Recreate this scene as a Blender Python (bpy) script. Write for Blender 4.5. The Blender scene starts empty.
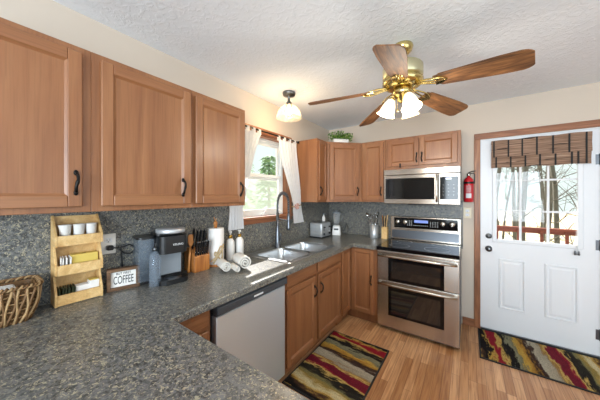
import bpy, bmesh, math, random
from mathutils import Vector, Matrix, noise
random.seed(7)
PI = math.pi
SC = bpy.context.scene
COL = SC.collection
L = 3.455; H = 2.47; CT = 0.897

# ---------------------------------------------------------------- camera
cam_d = bpy.data.cameras.new('camera'); cam = bpy.data.objects.new('camera', cam_d); COL.objects.link(cam)
cam.location = (1.7693, 0.1712, 1.4506); cam.rotation_euler = (PI/2, 0, 0.6159)
cam_d.sensor_width = 36; cam_d.lens = 238.49/600*36
cam_d.shift_y = -(200-196.06)/600
cam_d.clip_start = 0.02; cam_d.clip_end = 200
SC.camera = cam
# ---------------------------------------------------------------- light and exposure
w = bpy.data.worlds.new('world'); SC.world = w; w.use_nodes = True
bg = w.node_tree.nodes['Background']; bg.inputs[0].default_value = (0.80, 0.93, 0.90, 1); bg.inputs[1].default_value = 1.1
SC.view_settings.view_transform = 'Standard'; SC.view_settings.look = 'None'
SC.view_settings.gamma = 1; SC.view_settings.exposure = 0.08; SC.view_settings.use_curve_mapping = False
def light(name, kind, loc, energy, color=(1,1,1), size=None, size_y=None, aim=None, radius=None):
    d = bpy.data.lights.new(name, kind); d.energy = energy; d.color = color
    if kind == 'AREA':
        d.shape = 'RECTANGLE'; d.size = size; d.size_y = size_y or size
    if radius is not None and kind != 'SUN': d.shadow_soft_size = radius
    o = bpy.data.objects.new(name, d); COL.objects.link(o); o.location = loc
    if aim is not None: o.rotation_euler = Vector(aim).to_track_quat('-Z', 'Y').to_euler()
    return o
sun = light('sun', 'SUN', (-4, 5, 6), 15.0, (1, 0.97, 0.93), aim=(1, -0.85, -1.12)); sun.data.angle = 0.02
light('daylight_rear', 'AREA', (2.3, -2.55, 1.45), 205, (0.78, 0.90, 1.0), 2.3, 1.5, aim=(0, 1, 0.30))
light('daylight_side', 'AREA', (4.25, 0.2, 1.45), 22, (0.78, 0.90, 1.0), 2.6, 1.6, aim=(-1, 0.12, 0.22))

# ---------------------------------------------------------------- materials
def lin(h):
    h = h.lstrip('#'); v = [int(h[i:i+2], 16)/255 for i in (0, 2, 4)]
    return tuple((c/12.92 if c <= .04045 else ((c+.055)/1.055)**2.4) for c in v)+(1,)
def newmat(name):
    m = bpy.data.materials.new(name); m.use_nodes = True
    nt = m.node_tree; return m, nt, nt.nodes['Principled BSDF']
def N(nt, typ, **kw):
    n = nt.nodes.new(typ)
    for k, v in kw.items():
        if k.startswith('i_'):
            n.inputs[k[2:].replace('_', ' ')].default_value = v
        else: setattr(n, k, v)
    return n
def ramp(nt, stops, interp='LINEAR'):
    n = nt.nodes.new('ShaderNodeValToRGB'); cr = n.color_ramp; cr.interpolation = interp
    while len(cr.elements) > 1: cr.elements.remove(cr.elements[-1])
    cr.elements[0].position = stops[0][0]; cr.elements[0].color = lin(stops[0][1])
    for p, c in stops[1:]:
        e = cr.elements.new(p); e.color = lin(c)
    return n
def coords(nt, scale, rnd=True, src='Object', rot=(0, 0, 0)):
    tc = N(nt, 'ShaderNodeTexCoord'); mp = N(nt, 'ShaderNodeMapping')
    mp.inputs['Scale'].default_value = scale; mp.inputs['Rotation'].default_value = rot
    nt.links.new(tc.outputs[src], mp.inputs['Vector'])
    if rnd:
        oi = N(nt, 'ShaderNodeObjectInfo'); mu = N(nt, 'ShaderNodeMath', operation='MULTIPLY'); mu.inputs[1].default_value = 37
        nt.links.new(oi.outputs['Random'], mu.inputs[0]); nt.links.new(mu.outputs[0], mp.inputs['Location'])
    return mp.outputs[0]
def bump(nt, bsdf, src, strength, dist=0.01):
    b = N(nt, 'ShaderNodeBump'); b.inputs['Strength'].default_value = strength; b.inputs['Distance'].default_value = dist
    nt.links.new(src, b.inputs['Height']); nt.links.new(b.outputs[0], bsdf.inputs['Normal'])
def plain(name, col, rough=0.5, metal=0.0, var=0.05, vs=30, **kw):
    m, nt, b = newmat(name)
    v = coords(nt, (1, 1, 1)); n = N(nt, 'ShaderNodeTexNoise'); n.inputs['Scale'].default_value = vs; n.inputs['Detail'].default_value = 3
    nt.links.new(v, n.inputs['Vector'])
    mx = N(nt, 'ShaderNodeMix', data_type='RGBA'); c = lin(col)
    mx.inputs['A'].default_value = tuple(x*(1-var) for x in c[:3])+(1,); mx.inputs['B'].default_value = tuple(min(1, x*(1+var)) for x in c[:3])+(1,)
    nt.links.new(n.outputs[0], mx.inputs['Factor']); nt.links.new(mx.outputs['Result'], b.inputs['Base Color'])
    b.inputs['Roughness'].default_value = rough; b.inputs['Metallic'].default_value = metal
    for k, x in kw.items(): b.inputs[k.replace('_', ' ')].default_value = x
    return m
def wood(name, dark, mid, lite, axis='z', rough=0.42, scale=1.0, coat=0.15, contrast=1.0):
    m, nt, b = newmat(name)
    s = {'z': (9, 9, .8), 'x': (.8, 9, 9), 'y': (9, .8, 9)}[axis]
    v = coords(nt, tuple(q*scale for q in s))
    n = N(nt, 'ShaderNodeTexNoise'); n.inputs['Scale'].default_value = 1.6; n.inputs['Detail'].default_value = 5; n.inputs['Distortion'].default_value = 1.3
    nt.links.new(v, n.inputs['Vector'])
    r = ramp(nt, [(.3, dark), (.5, mid), (.72, lite)]); nt.links.new(n.outputs[0], r.inputs[0])
    s2 = {'z': (160, 160, 5), 'x': (5, 160, 160), 'y': (160, 5, 160)}[axis]
    v2 = coords(nt, s2); n2 = N(nt, 'ShaderNodeTexNoise'); n2.inputs['Scale'].default_value = 1; n2.inputs['Detail'].default_value = 2
    nt.links.new(v2, n2.inputs['Vector'])
    r2 = ramp(nt, [(.3, '#b8b0a8'), (.55, '#ffffff')]); nt.links.new(n2.outputs[0], r2.inputs[0])
    mx = N(nt, 'ShaderNodeMix', data_type='RGBA', blend_type='MULTIPLY'); mx.inputs['Factor'].default_value = .55*contrast
    nt.links.new(r.outputs[0], mx.inputs['A']); nt.links.new(r2.outputs[0], mx.inputs['B'])
    nt.links.new(mx.outputs['Result'], b.inputs['Base Color'])
    b.inputs['Roughness'].default_value = rough; b.inputs['Coat Weight'].default_value = coat; b.inputs['Coat Roughness'].default_value = .25
    bump(nt, b, n2.outputs[0], .06, .002)
    return m
def laminate(name, rough=.3, lo='#292a2a', mid='#525353', hi='#717271', fleck='#a69e87'):
    m, nt, b = newmat(name)
    v = coords(nt, (1, 1, 1), rnd=False)
    n = N(nt, 'ShaderNodeTexNoise'); n.inputs['Scale'].default_value = 62; n.inputs['Detail'].default_value = 4; n.inputs['Roughness'].default_value = .7; n.inputs['Distortion'].default_value = .8
    nt.links.new(v, n.inputs['Vector'])
    r = ramp(nt, [(.36, lo), (.47, mid), (.6, hi)]); nt.links.new(n.outputs[0], r.inputs[0])
    n2 = N(nt, 'ShaderNodeTexNoise'); n2.inputs['Scale'].default_value = 92; n2.inputs['Detail'].default_value = 3; n2.inputs['Distortion'].default_value = 1.5
    nt.links.new(v, n2.inputs['Vector'])
    r2 = ramp(nt, [(.57, '#000000'), (.61, '#ffffff')]); nt.links.new(n2.outputs[0], r2.inputs[0])
    n3 = N(nt, 'ShaderNodeTexNoise'); n3.inputs['Scale'].default_value = 2.2; n3.inputs['Detail'].default_value = 3
    nt.links.new(v, n3.inputs['Vector'])
    mx = N(nt, 'ShaderNodeMix', data_type='RGBA'); nt.links.new(r2.outputs[0], mx.inputs['Factor'])
    nt.links.new(r.outputs[0], mx.inputs['A']); mx.inputs['B'].default_value = lin(fleck)
    nt.links.new(mx.outputs['Result'], b.inputs['Base Color'])
    b.inputs['Roughness'].default_value = rough; b.inputs['Specular IOR Level'].default_value = .6
    bump(nt, b, n.outputs[0], .12, .001)
    return m
def metal(name, col, rough, brush=None, metallic=1.0):
    m, nt, b = newmat(name)
    b.inputs['Base Color'].default_value = lin(col); b.inputs['Metallic'].default_value = metallic
    s = {'x': (6, 900, 900), 'y': (900, 6, 900), 'z': (900, 900, 6), None: (1, 1, 1)}[brush]
    v = coords(nt, s); n = N(nt, 'ShaderNodeTexNoise'); n.inputs['Scale'].default_value = 1; n.inputs['Detail'].default_value = 2
    nt.links.new(v, n.inputs['Vector'])
    mr = N(nt, 'ShaderNodeMapRange'); mr.inputs['To Min'].default_value = rough*.99; mr.inputs['To Max'].default_value = rough*1.01
    nt.links.new(n.outputs[0], mr.inputs[0]); nt.links.new(mr.outputs[0], b.inputs['Roughness'])
    if brush:
        tg = N(nt, 'ShaderNodeTangent', direction_type='RADIAL', axis='Z'); nt.links.new(tg.outputs[0], b.inputs['Tangent'])
        b.inputs['Anisotropic'].default_value = .85; b.inputs['Anisotropic Rotation'].default_value = .25
    return m
def glass(name, col='#ffffff', rough=0.0, ior=1.45, thin=True, tintmix=.12):
    m, nt, b = newmat(name)
    if thin:
        nt.nodes.remove(b); out = nt.nodes['Material Output']
        t = N(nt, 'ShaderNodeBsdfTransparent'); t.inputs[0].default_value = lin(col)
        g = N(nt, 'ShaderNodeBsdfGlossy'); g.inputs['Roughness'].default_value = .03
        f = N(nt, 'ShaderNodeFresnel'); f.inputs[0].default_value = ior
        mx = N(nt, 'ShaderNodeMixShader')
        ge = N(nt, 'ShaderNodeNewGeometry'); inv = N(nt, 'ShaderNodeMath', operation='SUBTRACT'); inv.inputs[0].default_value = 1; nt.links.new(ge.outputs['Backfacing'], inv.inputs[1])
        mf = N(nt, 'ShaderNodeMath', operation='MULTIPLY'); nt.links.new(f.outputs[0], mf.inputs[0]); nt.links.new(inv.outputs[0], mf.inputs[1])
        nt.links.new(mf.outputs[0], mx.inputs[0]); nt.links.new(t.outputs[0], mx.inputs[1]); nt.links.new(g.outputs[0], mx.inputs[2])
        nt.links.new(mx.outputs[0], out.inputs[0])
    else:
        b.inputs['Transmission Weight'].default_value = 1; b.inputs['Roughness'].default_value = rough; b.inputs['IOR'].default_value = ior
        b.inputs['Base Color'].default_value = lin(col)
    return m
def emit(name, col, strength):
    m, nt, b = newmat(name)
    b.inputs['Base Color'].default_value = lin(col); b.inputs['Emission Color'].default_value = lin(col); b.inputs['Emission Strength'].default_value = strength
    return m
def sheer(name, col, trans=.5):
    m, nt, b = newmat(name); out = nt.nodes['Material Output']
    b.inputs['Base Color'].default_value = lin(col); b.inputs['Roughness'].default_value = .9
    t = N(nt, 'ShaderNodeBsdfTranslucent'); t.inputs[0].default_value = lin(col)
    mx = N(nt, 'ShaderNodeMixShader'); mx.inputs[0].default_value = trans
    nt.links.new(b.outputs[0], mx.inputs[1]); nt.links.new(t.outputs[0], mx.inputs[2]); nt.links.new(mx.outputs[0], out.inputs[0])
    v = coords(nt, (1, 1, 1)); n = N(nt, 'ShaderNodeTexNoise'); n.inputs['Scale'].default_value = 300
    nt.links.new(v, n.inputs['Vector']); bump(nt, b, n.outputs[0], .1, .001)
    return m
def floor_mat():
    m, nt, b = newmat('oak_strip_floor')
    v = coords(nt, (1, 1, 1), rnd=False, rot=(0, 0, PI/2))
    br = N(nt, 'ShaderNodeTexBrick'); br.offset = .37; br.offset_frequency = 3; br.squash = 1.0
    br.inputs['Scale'].default_value = 1; br.inputs['Brick Width'].default_value = .62; br.inputs['Row Height'].default_value = .057
    br.inputs['Mortar Size'].default_value = .0012; br.inputs['Mortar Smooth'].default_value = .3; br.inputs['Bias'].default_value = 0
    br.inputs['Color1'].default_value = lin('#a97446'); br.inputs['Color2'].default_value = lin('#dcae80'); br.inputs['Mortar'].default_value = lin('#7a5233')
    nt.links.new(v, br.inputs['Vector'])
    v2 = coords(nt, (70, 3.2, 1), rnd=False); n = N(nt, 'ShaderNodeTexNoise'); n.inputs['Scale'].default_value = 1; n.inputs['Detail'].default_value = 5; n.inputs['Distortion'].default_value = .6
    nt.links.new(v2, n.inputs['Vector'])
    r = ramp(nt, [(.3, '#b89a82'), (.6, '#ffffff')]); nt.links.new(n.outputs[0], r.inputs[0])
    mx = N(nt, 'ShaderNodeMix', data_type='RGBA', blend_type='MULTIPLY'); mx.inputs['Factor'].default_value = .75
    nt.links.new(br.outputs[0], mx.inputs['A']); nt.links.new(r.outputs[0], mx.inputs['B'])
    nt.links.new(mx.outputs['Result'], b.inputs['Base Color']); b.inputs['Roughness'].default_value = .36
    b.inputs['Coat Weight'].default_value = .12; b.inputs['Coat Roughness'].default_value = .2
    bump(nt, b, br.outputs['Fac'], .2, -.001)
    return m
def rug_mat(name, axis, off=0.0, flip=False):
    m, nt, b = newmat(name)
    tc = N(nt, 'ShaderNodeTexCoord'); mp = N(nt, 'ShaderNodeMapping')
    nt.links.new(tc.outputs['Object'], mp.inputs[0])
    mp.inputs['Scale'].default_value = (4.2, 17, 1) if axis == 'y' else (17, 4.2, 1)
    n = N(nt, 'ShaderNodeTexNoise'); n.inputs['Scale'].default_value = 1; n.inputs['Detail'].default_value = 6; n.inputs['Roughness'].default_value = .62
    nt.links.new(mp.outputs[0], n.inputs['Vector'])
    sp = N(nt, 'ShaderNodeSeparateXYZ'); nt.links.new(tc.outputs['Object'], sp.inputs[0])
    a, o = ('Y', 'X') if axis == 'y' else ('X', 'Y')
    # position across the stripes, plus slant and noise
    m1 = N(nt, 'ShaderNodeMath', operation='MULTIPLY_ADD'); m1.inputs[1].default_value = .22; nt.links.new(n.outputs[0], m1.inputs[0]); nt.links.new(sp.outputs[a], m1.inputs[2])
    m2 = N(nt, 'ShaderNodeMath', operation='MULTIPLY_ADD'); m2.inputs[1].default_value = .10; nt.links.new(sp.outputs[o], m2.inputs[0]); nt.links.new(m1.outputs[0], m2.inputs[2])
    m3 = N(nt, 'ShaderNodeMath', operation='MULTIPLY_ADD'); m3.inputs[1].default_value = 1.15 if not flip else -1.15; m3.inputs[2].default_value = off
    nt.links.new(m2.outputs[0], m3.inputs[0])
    fr = N(nt, 'ShaderNodeMath', operation='FRACT'); nt.links.new(m3.outputs[0], fr.inputs[0])
    st = [(0, '#201c1c'), (.05, '#1f1b1c'), (.065, '#c9a650'), (.085, '#93222f'), (.15, '#8b1f2d'), (.17, '#d3b160'), (.195, '#2a2524'), (.245, '#1e1b1b'),
          (.265, '#8c8a70'), (.31, '#77735b'), (.335, '#c7a149'), (.38, '#a87a34'), (.41, '#3a2b26'), (.44, '#4a3830'), (.465, '#b9b09a'), (.53, '#a39a87'),
          (.56, '#9a7236'), (.585, '#d2b166'), (.605, '#7e2433'), (.66, '#6b1f2e'), (.69, '#8e1f32'), (.715, '#d6b768'), (.74, '#26211f'), (.785, '#33302a'),
          (.81, '#7f7a52'), (.86, '#a68a45'), (.90, '#d9cfa5'), (.935, '#c29c4a'), (.965, '#5a4130'), (1, '#241f1e')]
    r = ramp(nt, st); nt.links.new(fr.outputs[0], r.inputs[0])
    f2 = N(nt, 'ShaderNodeTexNoise'); f2.inputs['Scale'].default_value = 260; nt.links.new(tc.outputs['Object'], f2.inputs['Vector'])
    r2 = ramp(nt, [(.3, '#9a9a9a'), (.65, '#ffffff')]); nt.links.new(f2.outputs[0], r2.inputs[0])
    mx = N(nt, 'ShaderNodeMix', data_type='RGBA', blend_type='MULTIPLY'); mx.inputs['Factor'].default_value = .8
    nt.links.new(r.outputs[0], mx.inputs['A']); nt.links.new(r2.outputs[0], mx.inputs['B'])
    nt.links.new(mx.outputs['Result'], b.inputs['Base Color']); b.inputs['Roughness'].default_value = .95; b.inputs['Specular IOR Level'].default_value = .1
    bump(nt, b, f2.outputs[0], .5, .004)
    return m
def ceil_mat():
    m, nt, b = newmat('ceiling_texture')
    b.inputs['Base Color'].default_value = lin('#e9f0f7'); b.inputs['Roughness'].default_value = .9
    v = coords(nt, (1, 1, 1), rnd=False); n = N(nt, 'ShaderNodeTexNoise'); n.inputs['Scale'].default_value = 24; n.inputs['Detail'].default_value = 6; n.inputs['Distortion'].default_value = 1.2
    nt.links.new(v, n.inputs['Vector']); r = ramp(nt, [(.45, '#000000'), (.62, '#ffffff')]); nt.links.new(n.outputs[0], r.inputs[0])
    bump(nt, b, r.outputs[0], .24, .006); return m
M = {}
M['cv'] = wood('maple_vertical', '#7f5031', '#8f5e3b', '#9c6b46', 'z', .42, .5, .15, .5)
M['cx'] = wood('maple_across_x', '#7f5031', '#8f5e3b', '#9c6b46', 'x', .42, .5, .15, .5)
M['cy'] = wood('maple_across_y', '#7f5031', '#8f5e3b', '#9c6b46', 'y', .42, .5, .15, .5)
M['trim'] = wood('oak_trim_vertical', '#7a4a2c', '#96603c', '#ad7750', 'z', .5, 1.4)
M['trimx'] = wood('oak_trim_across', '#6e4127', '#8e5937', '#a6704a', 'x', .5, 1.4)
M['trimy'] = wood('oak_trim_along', '#7c4a30', '#98603f', '#ad7752', 'y', .5, 1.4)
M['blade'] = wood('fan_blade_oak', '#4a2e18', '#774f2d', '#97693f', 'x', .6, 2.4, 0, 1.2)
M['bamboo'] = wood('pale_bamboo', '#c99c60', '#dcb578', '#e8c890', 'y', .5, 1.2, .1, .5)
M['sign'] = wood('weathered_wood', '#4c3522', '#6b4e36', '#866a4e', 'x', .8, 2, 0)
M['block'] = wood('acacia_block', '#9c5c28', '#b8763a', '#cb8e50', 'z', .45, 2)
M['lam'] = laminate('speckled_laminate_baked_sheen', .28, '#363737', '#5a5b5a', '#757675', '#a59e87')  # worktop copy of the laminate, coloured lighter to paint in its reflected light
M['splash'] = laminate('speckled_laminate_upright', .42)
M['wall'] = plain('beige_paint', '#c8bcae', .85, var=.02, vs=3)
M['ceil'] = ceil_mat()
M['floor'] = floor_mat()
M['white'] = plain('white_paint', '#dcdfe3', .4, var=.01)
M['vinyl'] = plain('white_vinyl', '#eef0ee', .4, var=.01)
M['steel'] = metal('brushed_steel_across', '#c0b8ae', .27, 'x')
M['steely'] = metal('brushed_steel_dishwasher', '#d4dfea', .40, 'y', metallic=.8)
M['steels'] = metal('satin_steel_sink', '#d4d6d8', .28)
M['satin'] = metal('satin_silver', '#c6cacd', .38, metallic=.6)
M['steeld'] = metal('dark_grey_steel', '#6c7076', .3)
M['chrome'] = metal('chrome', '#e4e4e4', .12)
M['gun'] = metal('gunmetal', '#6f7377', .3)
M['blk'] = plain('black_plastic', '#17181a', .32, var=.1)
M['blkm'] = plain('black_iron', '#181614', .42, metal=.6, var=.1)
M['blkg'] = plain('black_glass', '#0b0c0e', .06, var=0, Specular_IOR_Level=.35)
M['ovg'] = plain('oven_window_glass', '#2a2420', .05, var=0, Coat_Weight=.5, Coat_Roughness=.02)
M['grey'] = plain('grey_plastic', '#7e858c', .35, var=.05)
M['dgrey'] = plain('dark_grey_plastic', '#3b3f44', .35, var=.05)
M['brass'] = metal('polished_brass', '#d6c183', .2)
M['brassm'] = metal('pale_brass_housing', '#dcd6b0', .35)
M['gold'] = metal('gold_collar', '#c79a45', .25)
M['cer'] = plain('white_ceramic', '#e8e6e2', .3, var=.02)
M['beige'] = plain('beige_plastic', '#d8ccb0', .4, var=.02)
M['paper'] = plain('white_paper', '#ebe8e4', .9, var=.03)
M['terry'] = plain('white_terry_cloth', '#d9d4cb', .95, var=.1, vs=300)
M['twine'] = plain('tan_twine', '#b39c78', .9, var=.2, vs=200)
M['wick'] = plain('brown_wicker', '#6e4e2c', .6, var=.35, vs=60)
M['wickd'] = plain('pale_wicker', '#a5855c', .6, var=.35, vs=60)
M['red'] = plain('extinguisher_red', '#c01c26', .25, var=.03)
M['redl'] = plain('red_print', '#b5262c', .6)
M['green'] = plain('leaf_green', '#41691f', .6, var=.4, vs=120)
M['green2'] = plain('light_leaf_green', '#7ba044', .6, var=.3, vs=120)
M['yel'] = plain('yellow_card', '#d9bf62', .7, var=.06)
M['kraft'] = plain('printed_foil_wrappers', '#39402c', .4, var=.5, vs=140)
M['pink'] = plain('dusty_pink_petals', '#c9a29a', .8, var=.2, vs=90)
M['sheer'] = sheer('white_sheer_cloth', '#f0f1f3', .45)
M['pane'] = glass('window_pane')
M['clearp'] = glass('clear_plastic', '#b9c2cc', ior=1.5)
M['jar'] = glass('blender_jar_glass', '#dde2e4', ior=1.5)
M['dome'] = glass('ribbed_shade_glass', '#f2e6d0', ior=1.9)
def frosted(name, col, k):
    m, nt, b = newmat(name); out = nt.nodes['Material Output']
    t = N(nt, 'ShaderNodeBsdfTransparent'); tl = N(nt, 'ShaderNodeBsdfTranslucent'); tl.inputs[0].default_value = lin(col)
    b.inputs['Base Color'].default_value = lin(col); b.inputs['Roughness'].default_value = .1
    m1 = N(nt, 'ShaderNodeMixShader'); m1.inputs[0].default_value = .5; nt.links.new(b.outputs[0], m1.inputs[1]); nt.links.new(tl.outputs[0], m1.inputs[2])
    m2 = N(nt, 'ShaderNodeMixShader'); m2.inputs[0].default_value = k; nt.links.new(t.outputs[0], m2.inputs[1]); nt.links.new(m1.outputs[0], m2.inputs[2])
    nt.links.new(m2.outputs[0], out.inputs[0]); return m
M['dome'] = frosted('ribbed_shade_glass', '#fff4e0', .13); M['jar'] = frosted('blender_jar_glass', '#e6eaec', .25); M['clearp'] = frosted('clear_plastic', '#aebccb', .4)
M['screen'] = frosted('fibre_screen', '#c9d2c6', .4)
M['bulb'] = emit('warm_bulb', '#ffdca0', 14)
M['tulip'] = emit('frosted_lit_glass', '#ffeecb', 1.15)
M['disp'] = emit('blue_display', '#7a8fd8', .3)
M['dispw'] = emit('white_display', '#dfe6ff', .8)
M['ink'] = plain('black_ink', '#1c1c1c', .8)
M['inkw'] = plain('white_print', '#d8dadc', .6)
M['bark'] = plain('grey_bark', '#5d5b52', .95, var=.4, vs=9)
M['ever'] = plain('evergreen_needles', '#a3bf98', .9, var=.35, vs=20)
M['redwood'] = wood('red_deck_wood', '#5c2a1c', '#7a3a28', '#8a4a34', 'x', .6)
M['shade'] = None
def blind_mat():
    m, nt, b = newmat('woven_roman_blind')
    v = coords(nt, (3, 1, 150), rnd=False); n = N(nt, 'ShaderNodeTexNoise'); n.inputs['Scale'].default_value = 1; n.inputs['Detail'].default_value = 4; nt.links.new(v, n.inputs['Vector'])
    r = ramp(nt, [(.3, '#4c3629'), (.45, '#7d614e'), (.6, '#9a7d69'), (.75, '#bba08b')]); nt.links.new(n.outputs[0], r.inputs[0])
    v2 = coords(nt, (5, 1, 45), rnd=False); n2 = N(nt, 'ShaderNodeTexNoise'); n2.inputs['Scale'].default_value = 1; n2.inputs['Detail'].default_value = 2; nt.links.new(v2, n2.inputs['Vector'])
    r2 = ramp(nt, [(.62, '#ffffff'), (.68, '#3c2c26')]); nt.links.new(n2.outputs[0], r2.inputs[0])
    mx = N(nt, 'ShaderNodeMix', data_type='RGBA', blend_type='MULTIPLY'); mx.inputs['Factor'].default_value = .9
    nt.links.new(r.outputs[0], mx.inputs['A']); nt.links.new(r2.outputs[0], mx.inputs['B']); nt.links.new(mx.outputs['Result'], b.inputs['Base Color'])
    b.inputs['Roughness'].default_value = .85; bump(nt, b, n.outputs[0], .5, .004); return m
M['shade'] = blind_mat()
def ground_mat():
    m, nt, b = newmat('leaf_litter_ground')
    v = coords(nt, (1, 1, 1), rnd=False); n = N(nt, 'ShaderNodeTexNoise'); n.inputs['Scale'].default_value = 1.1; n.inputs['Detail'].default_value = 9; n.inputs['Roughness'].default_value = .75; nt.links.new(v, n.inputs['Vector'])
    r = ramp(nt, [(.3, '#8a8a66'), (.45, '#c8b494'), (.6, '#e0cfb2'), (.75, '#9a9478')]); nt.links.new(n.outputs[0], r.inputs[0])
    nt.links.new(r.outputs[0], b.inputs['Base Color']); b.inputs['Roughness'].default_value = .95; return m
M['ground'] = ground_mat()

# ---------------------------------------------------------------- mesh helpers
def nb(): return bmesh.new()
def box(bm, x0, y0, z0, x1, y1, z1, bev=0.0, mat=0, mx=None, seg=1):
    vs = [bm.verts.new((x, y, z)) for x in (x0, x1) for y in (y0, y1) for z in (z0, z1)]
    F = [(0, 1, 3, 2), (4, 6, 7, 5), (0, 4, 5, 1), (2, 3, 7, 6), (0, 2, 6, 4), (1, 5, 7, 3)]
    fs = [bm.faces.new([vs[i] for i in f]) for f in F]
    for f in fs: f.material_index = mat
    if mx is not None: bmesh.ops.transform(bm, matrix=mx, verts=vs)
    if bev > 0:
        es = list({e for f in fs for e in f.edges})
        r = bmesh.ops.bevel(bm, geom=es, offset=bev, segments=seg, affect='EDGES', profile=.5)
        for f in r['faces']: f.material_index = mat
def lathe(bm, prof, c=(0, 0, 0), seg=24, mat=0, mx=None, smooth=True, a0=0.0, sx=1, sy=1, cap=True):
    rings = []
    new = []
    for r, z in prof:
        if r < 1e-6:
            v = bm.verts.new((c[0], c[1], c[2]+z)); rings.append([v]); new.append(v)
        else:
            ring = [bm.verts.new((c[0]+r*sx*math.cos(a0+2*PI*i/seg), c[1]+r*sy*math.sin(a0+2*PI*i/seg), c[2]+z)) for i in range(seg)]
            rings.append(ring); new += ring
    for a, b in zip(rings, rings[1:]):
        for i in range(seg):
            j = (i+1) % seg
            if len(a) == 1 and len(b) == 1: continue
            if len(a) == 1: f = bm.faces.new((a[0], b[i], b[j]))
            elif len(b) == 1: f = bm.faces.new((a[i], a[j], b[0]))
            else: f = bm.faces.new((a[i], a[j], b[j], b[i]))
            f.material_index = mat; f.smooth = smooth
    if cap:
        for ring, fl in ((rings[0], True), (rings[-1], False)):
            if len(ring) > 1:
                f = bm.faces.new(ring[::-1] if fl else ring); f.material_index = mat
    if mx is not None: bmesh.ops.transform(bm, matrix=mx, verts=new)
def cyl(bm, p, q, r, seg=14, mat=0, r2=None, smooth=True):
    p = Vector(p); q = Vector(q); d = q-p; L_ = d.length
    mx = Matrix.Translation(p) @ d.to_track_quat('Z', 'Y').to_matrix().to_4x4()
    lathe(bm, [(r, 0), (r if r2 is None else r2, L_)], seg=seg, mat=mat, mx=mx, smooth=smooth)
def tube(bm, pts, r, seg=8, mat=0, closed=False, flat=None):
    P = [Vector(p) for p in pts]; n = len(P); rings = []; up = None
    for i in range(n):
        if closed: t = (P[(i+1) % n]-P[i-1])
        else: t = P[min(i+1, n-1)]-P[max(i-1, 0)]
        if t.length < 1e-9: t = Vector((0, 0, 1))
        t.normalize()
        if up is None: up = t.orthogonal().normalized()
        up = (up-t*up.dot(t));
        if up.length < 1e-6: up = t.orthogonal()
        up.normalize(); s = t.cross(up)
        rr = r[i] if isinstance(r, (list, tuple)) else r
        k = flat or 1
        rings.append([bm.verts.new(P[i]+up*rr*math.cos(2*PI*j/seg)+s*rr*k*math.sin(2*PI*j/seg)) for j in range(seg)])
    m = n if closed else n-1
    for i in range(m):
        a, b = rings[i], rings[(i+1) % n]
        for j in range(seg):
            f = bm.faces.new((a[j], a[(j+1) % seg], b[(j+1) % seg], b[j])); f.material_index = mat; f.smooth = True
    if not closed:
        f = bm.faces.new(rings[0][::-1]); f.material_index = mat
        f = bm.faces.new(rings[-1]); f.material_index = mat
def prism(bm, poly, z0, z1, mat=0, mx=None, bev=0.0):
    a = [bm.verts.new((x, y, z0)) for x, y in poly]; b = [bm.verts.new((x, y, z1)) for x, y in poly]
    n = len(poly); fs = [bm.faces.new(a[::-1]), bm.faces.new(b)]
    for i in range(n): fs.append(bm.faces.new((a[i], a[(i+1) % n], b[(i+1) % n], b[i])))
    for f in fs: f.material_index = mat
    if mx is not None: bmesh.ops.transform(bm, matrix=mx, verts=a+b)
    if bev > 0: bmesh.ops.bevel(bm, geom=list({e for f in fs for e in f.edges}), offset=bev, segments=1, affect='EDGES')
def rrect(x0, y0, x1, y1, r, k=5):
    out = []
    for cx, cy, a in ((x1-r, y1-r, 0), (x0+r, y1-r, PI/2), (x0+r, y0+r, PI), (x1-r, y0+r, 1.5*PI)):
        for i in range(k+1): out.append((cx+r*math.cos(a+PI/2*i/k), cy+r*math.sin(a+PI/2*i/k)))
    return out
def loft(bm, loops, mat=0, cap0=False, cap1=False, smooth=True):
    R = [[bm.verts.new(p) for p in lp] for lp in loops]
    for a, b in zip(R, R[1:]):
        n = len(a)
        for i in range(n):
            f = bm.faces.new((a[i], a[(i+1) % n], b[(i+1) % n], b[i])); f.material_index = mat; f.smooth = smooth
    if cap0: f = bm.faces.new(R[0][::-1]); f.material_index = mat
    if cap1: f = bm.faces.new(R[-1]); f.material_index = mat
    return R
def grid_slab(bm, xs, ys, keep, z0, z1, mat=0, bev=0.0):
    V = {}
    def v(i, j, k):
        if (i, j, k) not in V: V[(i, j, k)] = bm.verts.new((xs[i], ys[j], z1 if k else z0))
        return V[(i, j, k)]
    K = lambda i, j: 0 <= i < len(xs)-1 and 0 <= j < len(ys)-1 and keep((xs[i]+xs[i+1])/2, (ys[j]+ys[j+1])/2)
    for i in range(len(xs)-1):
        for j in range(len(ys)-1):
            if not K(i, j): continue
            bm.faces.new((v(i, j, 1), v(i+1, j, 1), v(i+1, j+1, 1), v(i, j+1, 1)))
            bm.faces.new((v(i, j, 0), v(i, j+1, 0), v(i+1, j+1, 0), v(i+1, j, 0)))
            if not K(i-1, j): bm.faces.new((v(i, j, 0), v(i, j, 1), v(i, j+1, 1), v(i, j+1, 0)))
            if not K(i+1, j): bm.faces.new((v(i+1, j, 0), v(i+1, j+1, 0), v(i+1, j+1, 1), v(i+1, j, 1)))
            if not K(i, j-1): bm.faces.new((v(i, j, 0), v(i+1, j, 0), v(i+1, j, 1), v(i, j, 1)))
            if not K(i, j+1): bm.faces.new((v(i, j+1, 0), v(i, j+1, 1), v(i+1, j+1, 1), v(i+1, j+1, 0)))
    bmesh.ops.dissolve_limit(bm, angle_limit=.01, verts=bm.verts[:], edges=bm.edges[:])
    if bev: 
        es = [e for e in bm.edges if all(abs(q.co.z-z1) < 1e-6 for q in e.verts) and len(e.link_faces) == 2 and abs(e.calc_face_angle(0)) > .5]
        bmesh.ops.bevel(bm, geom=es, offset=bev, segments=3, affect='EDGES')
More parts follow.
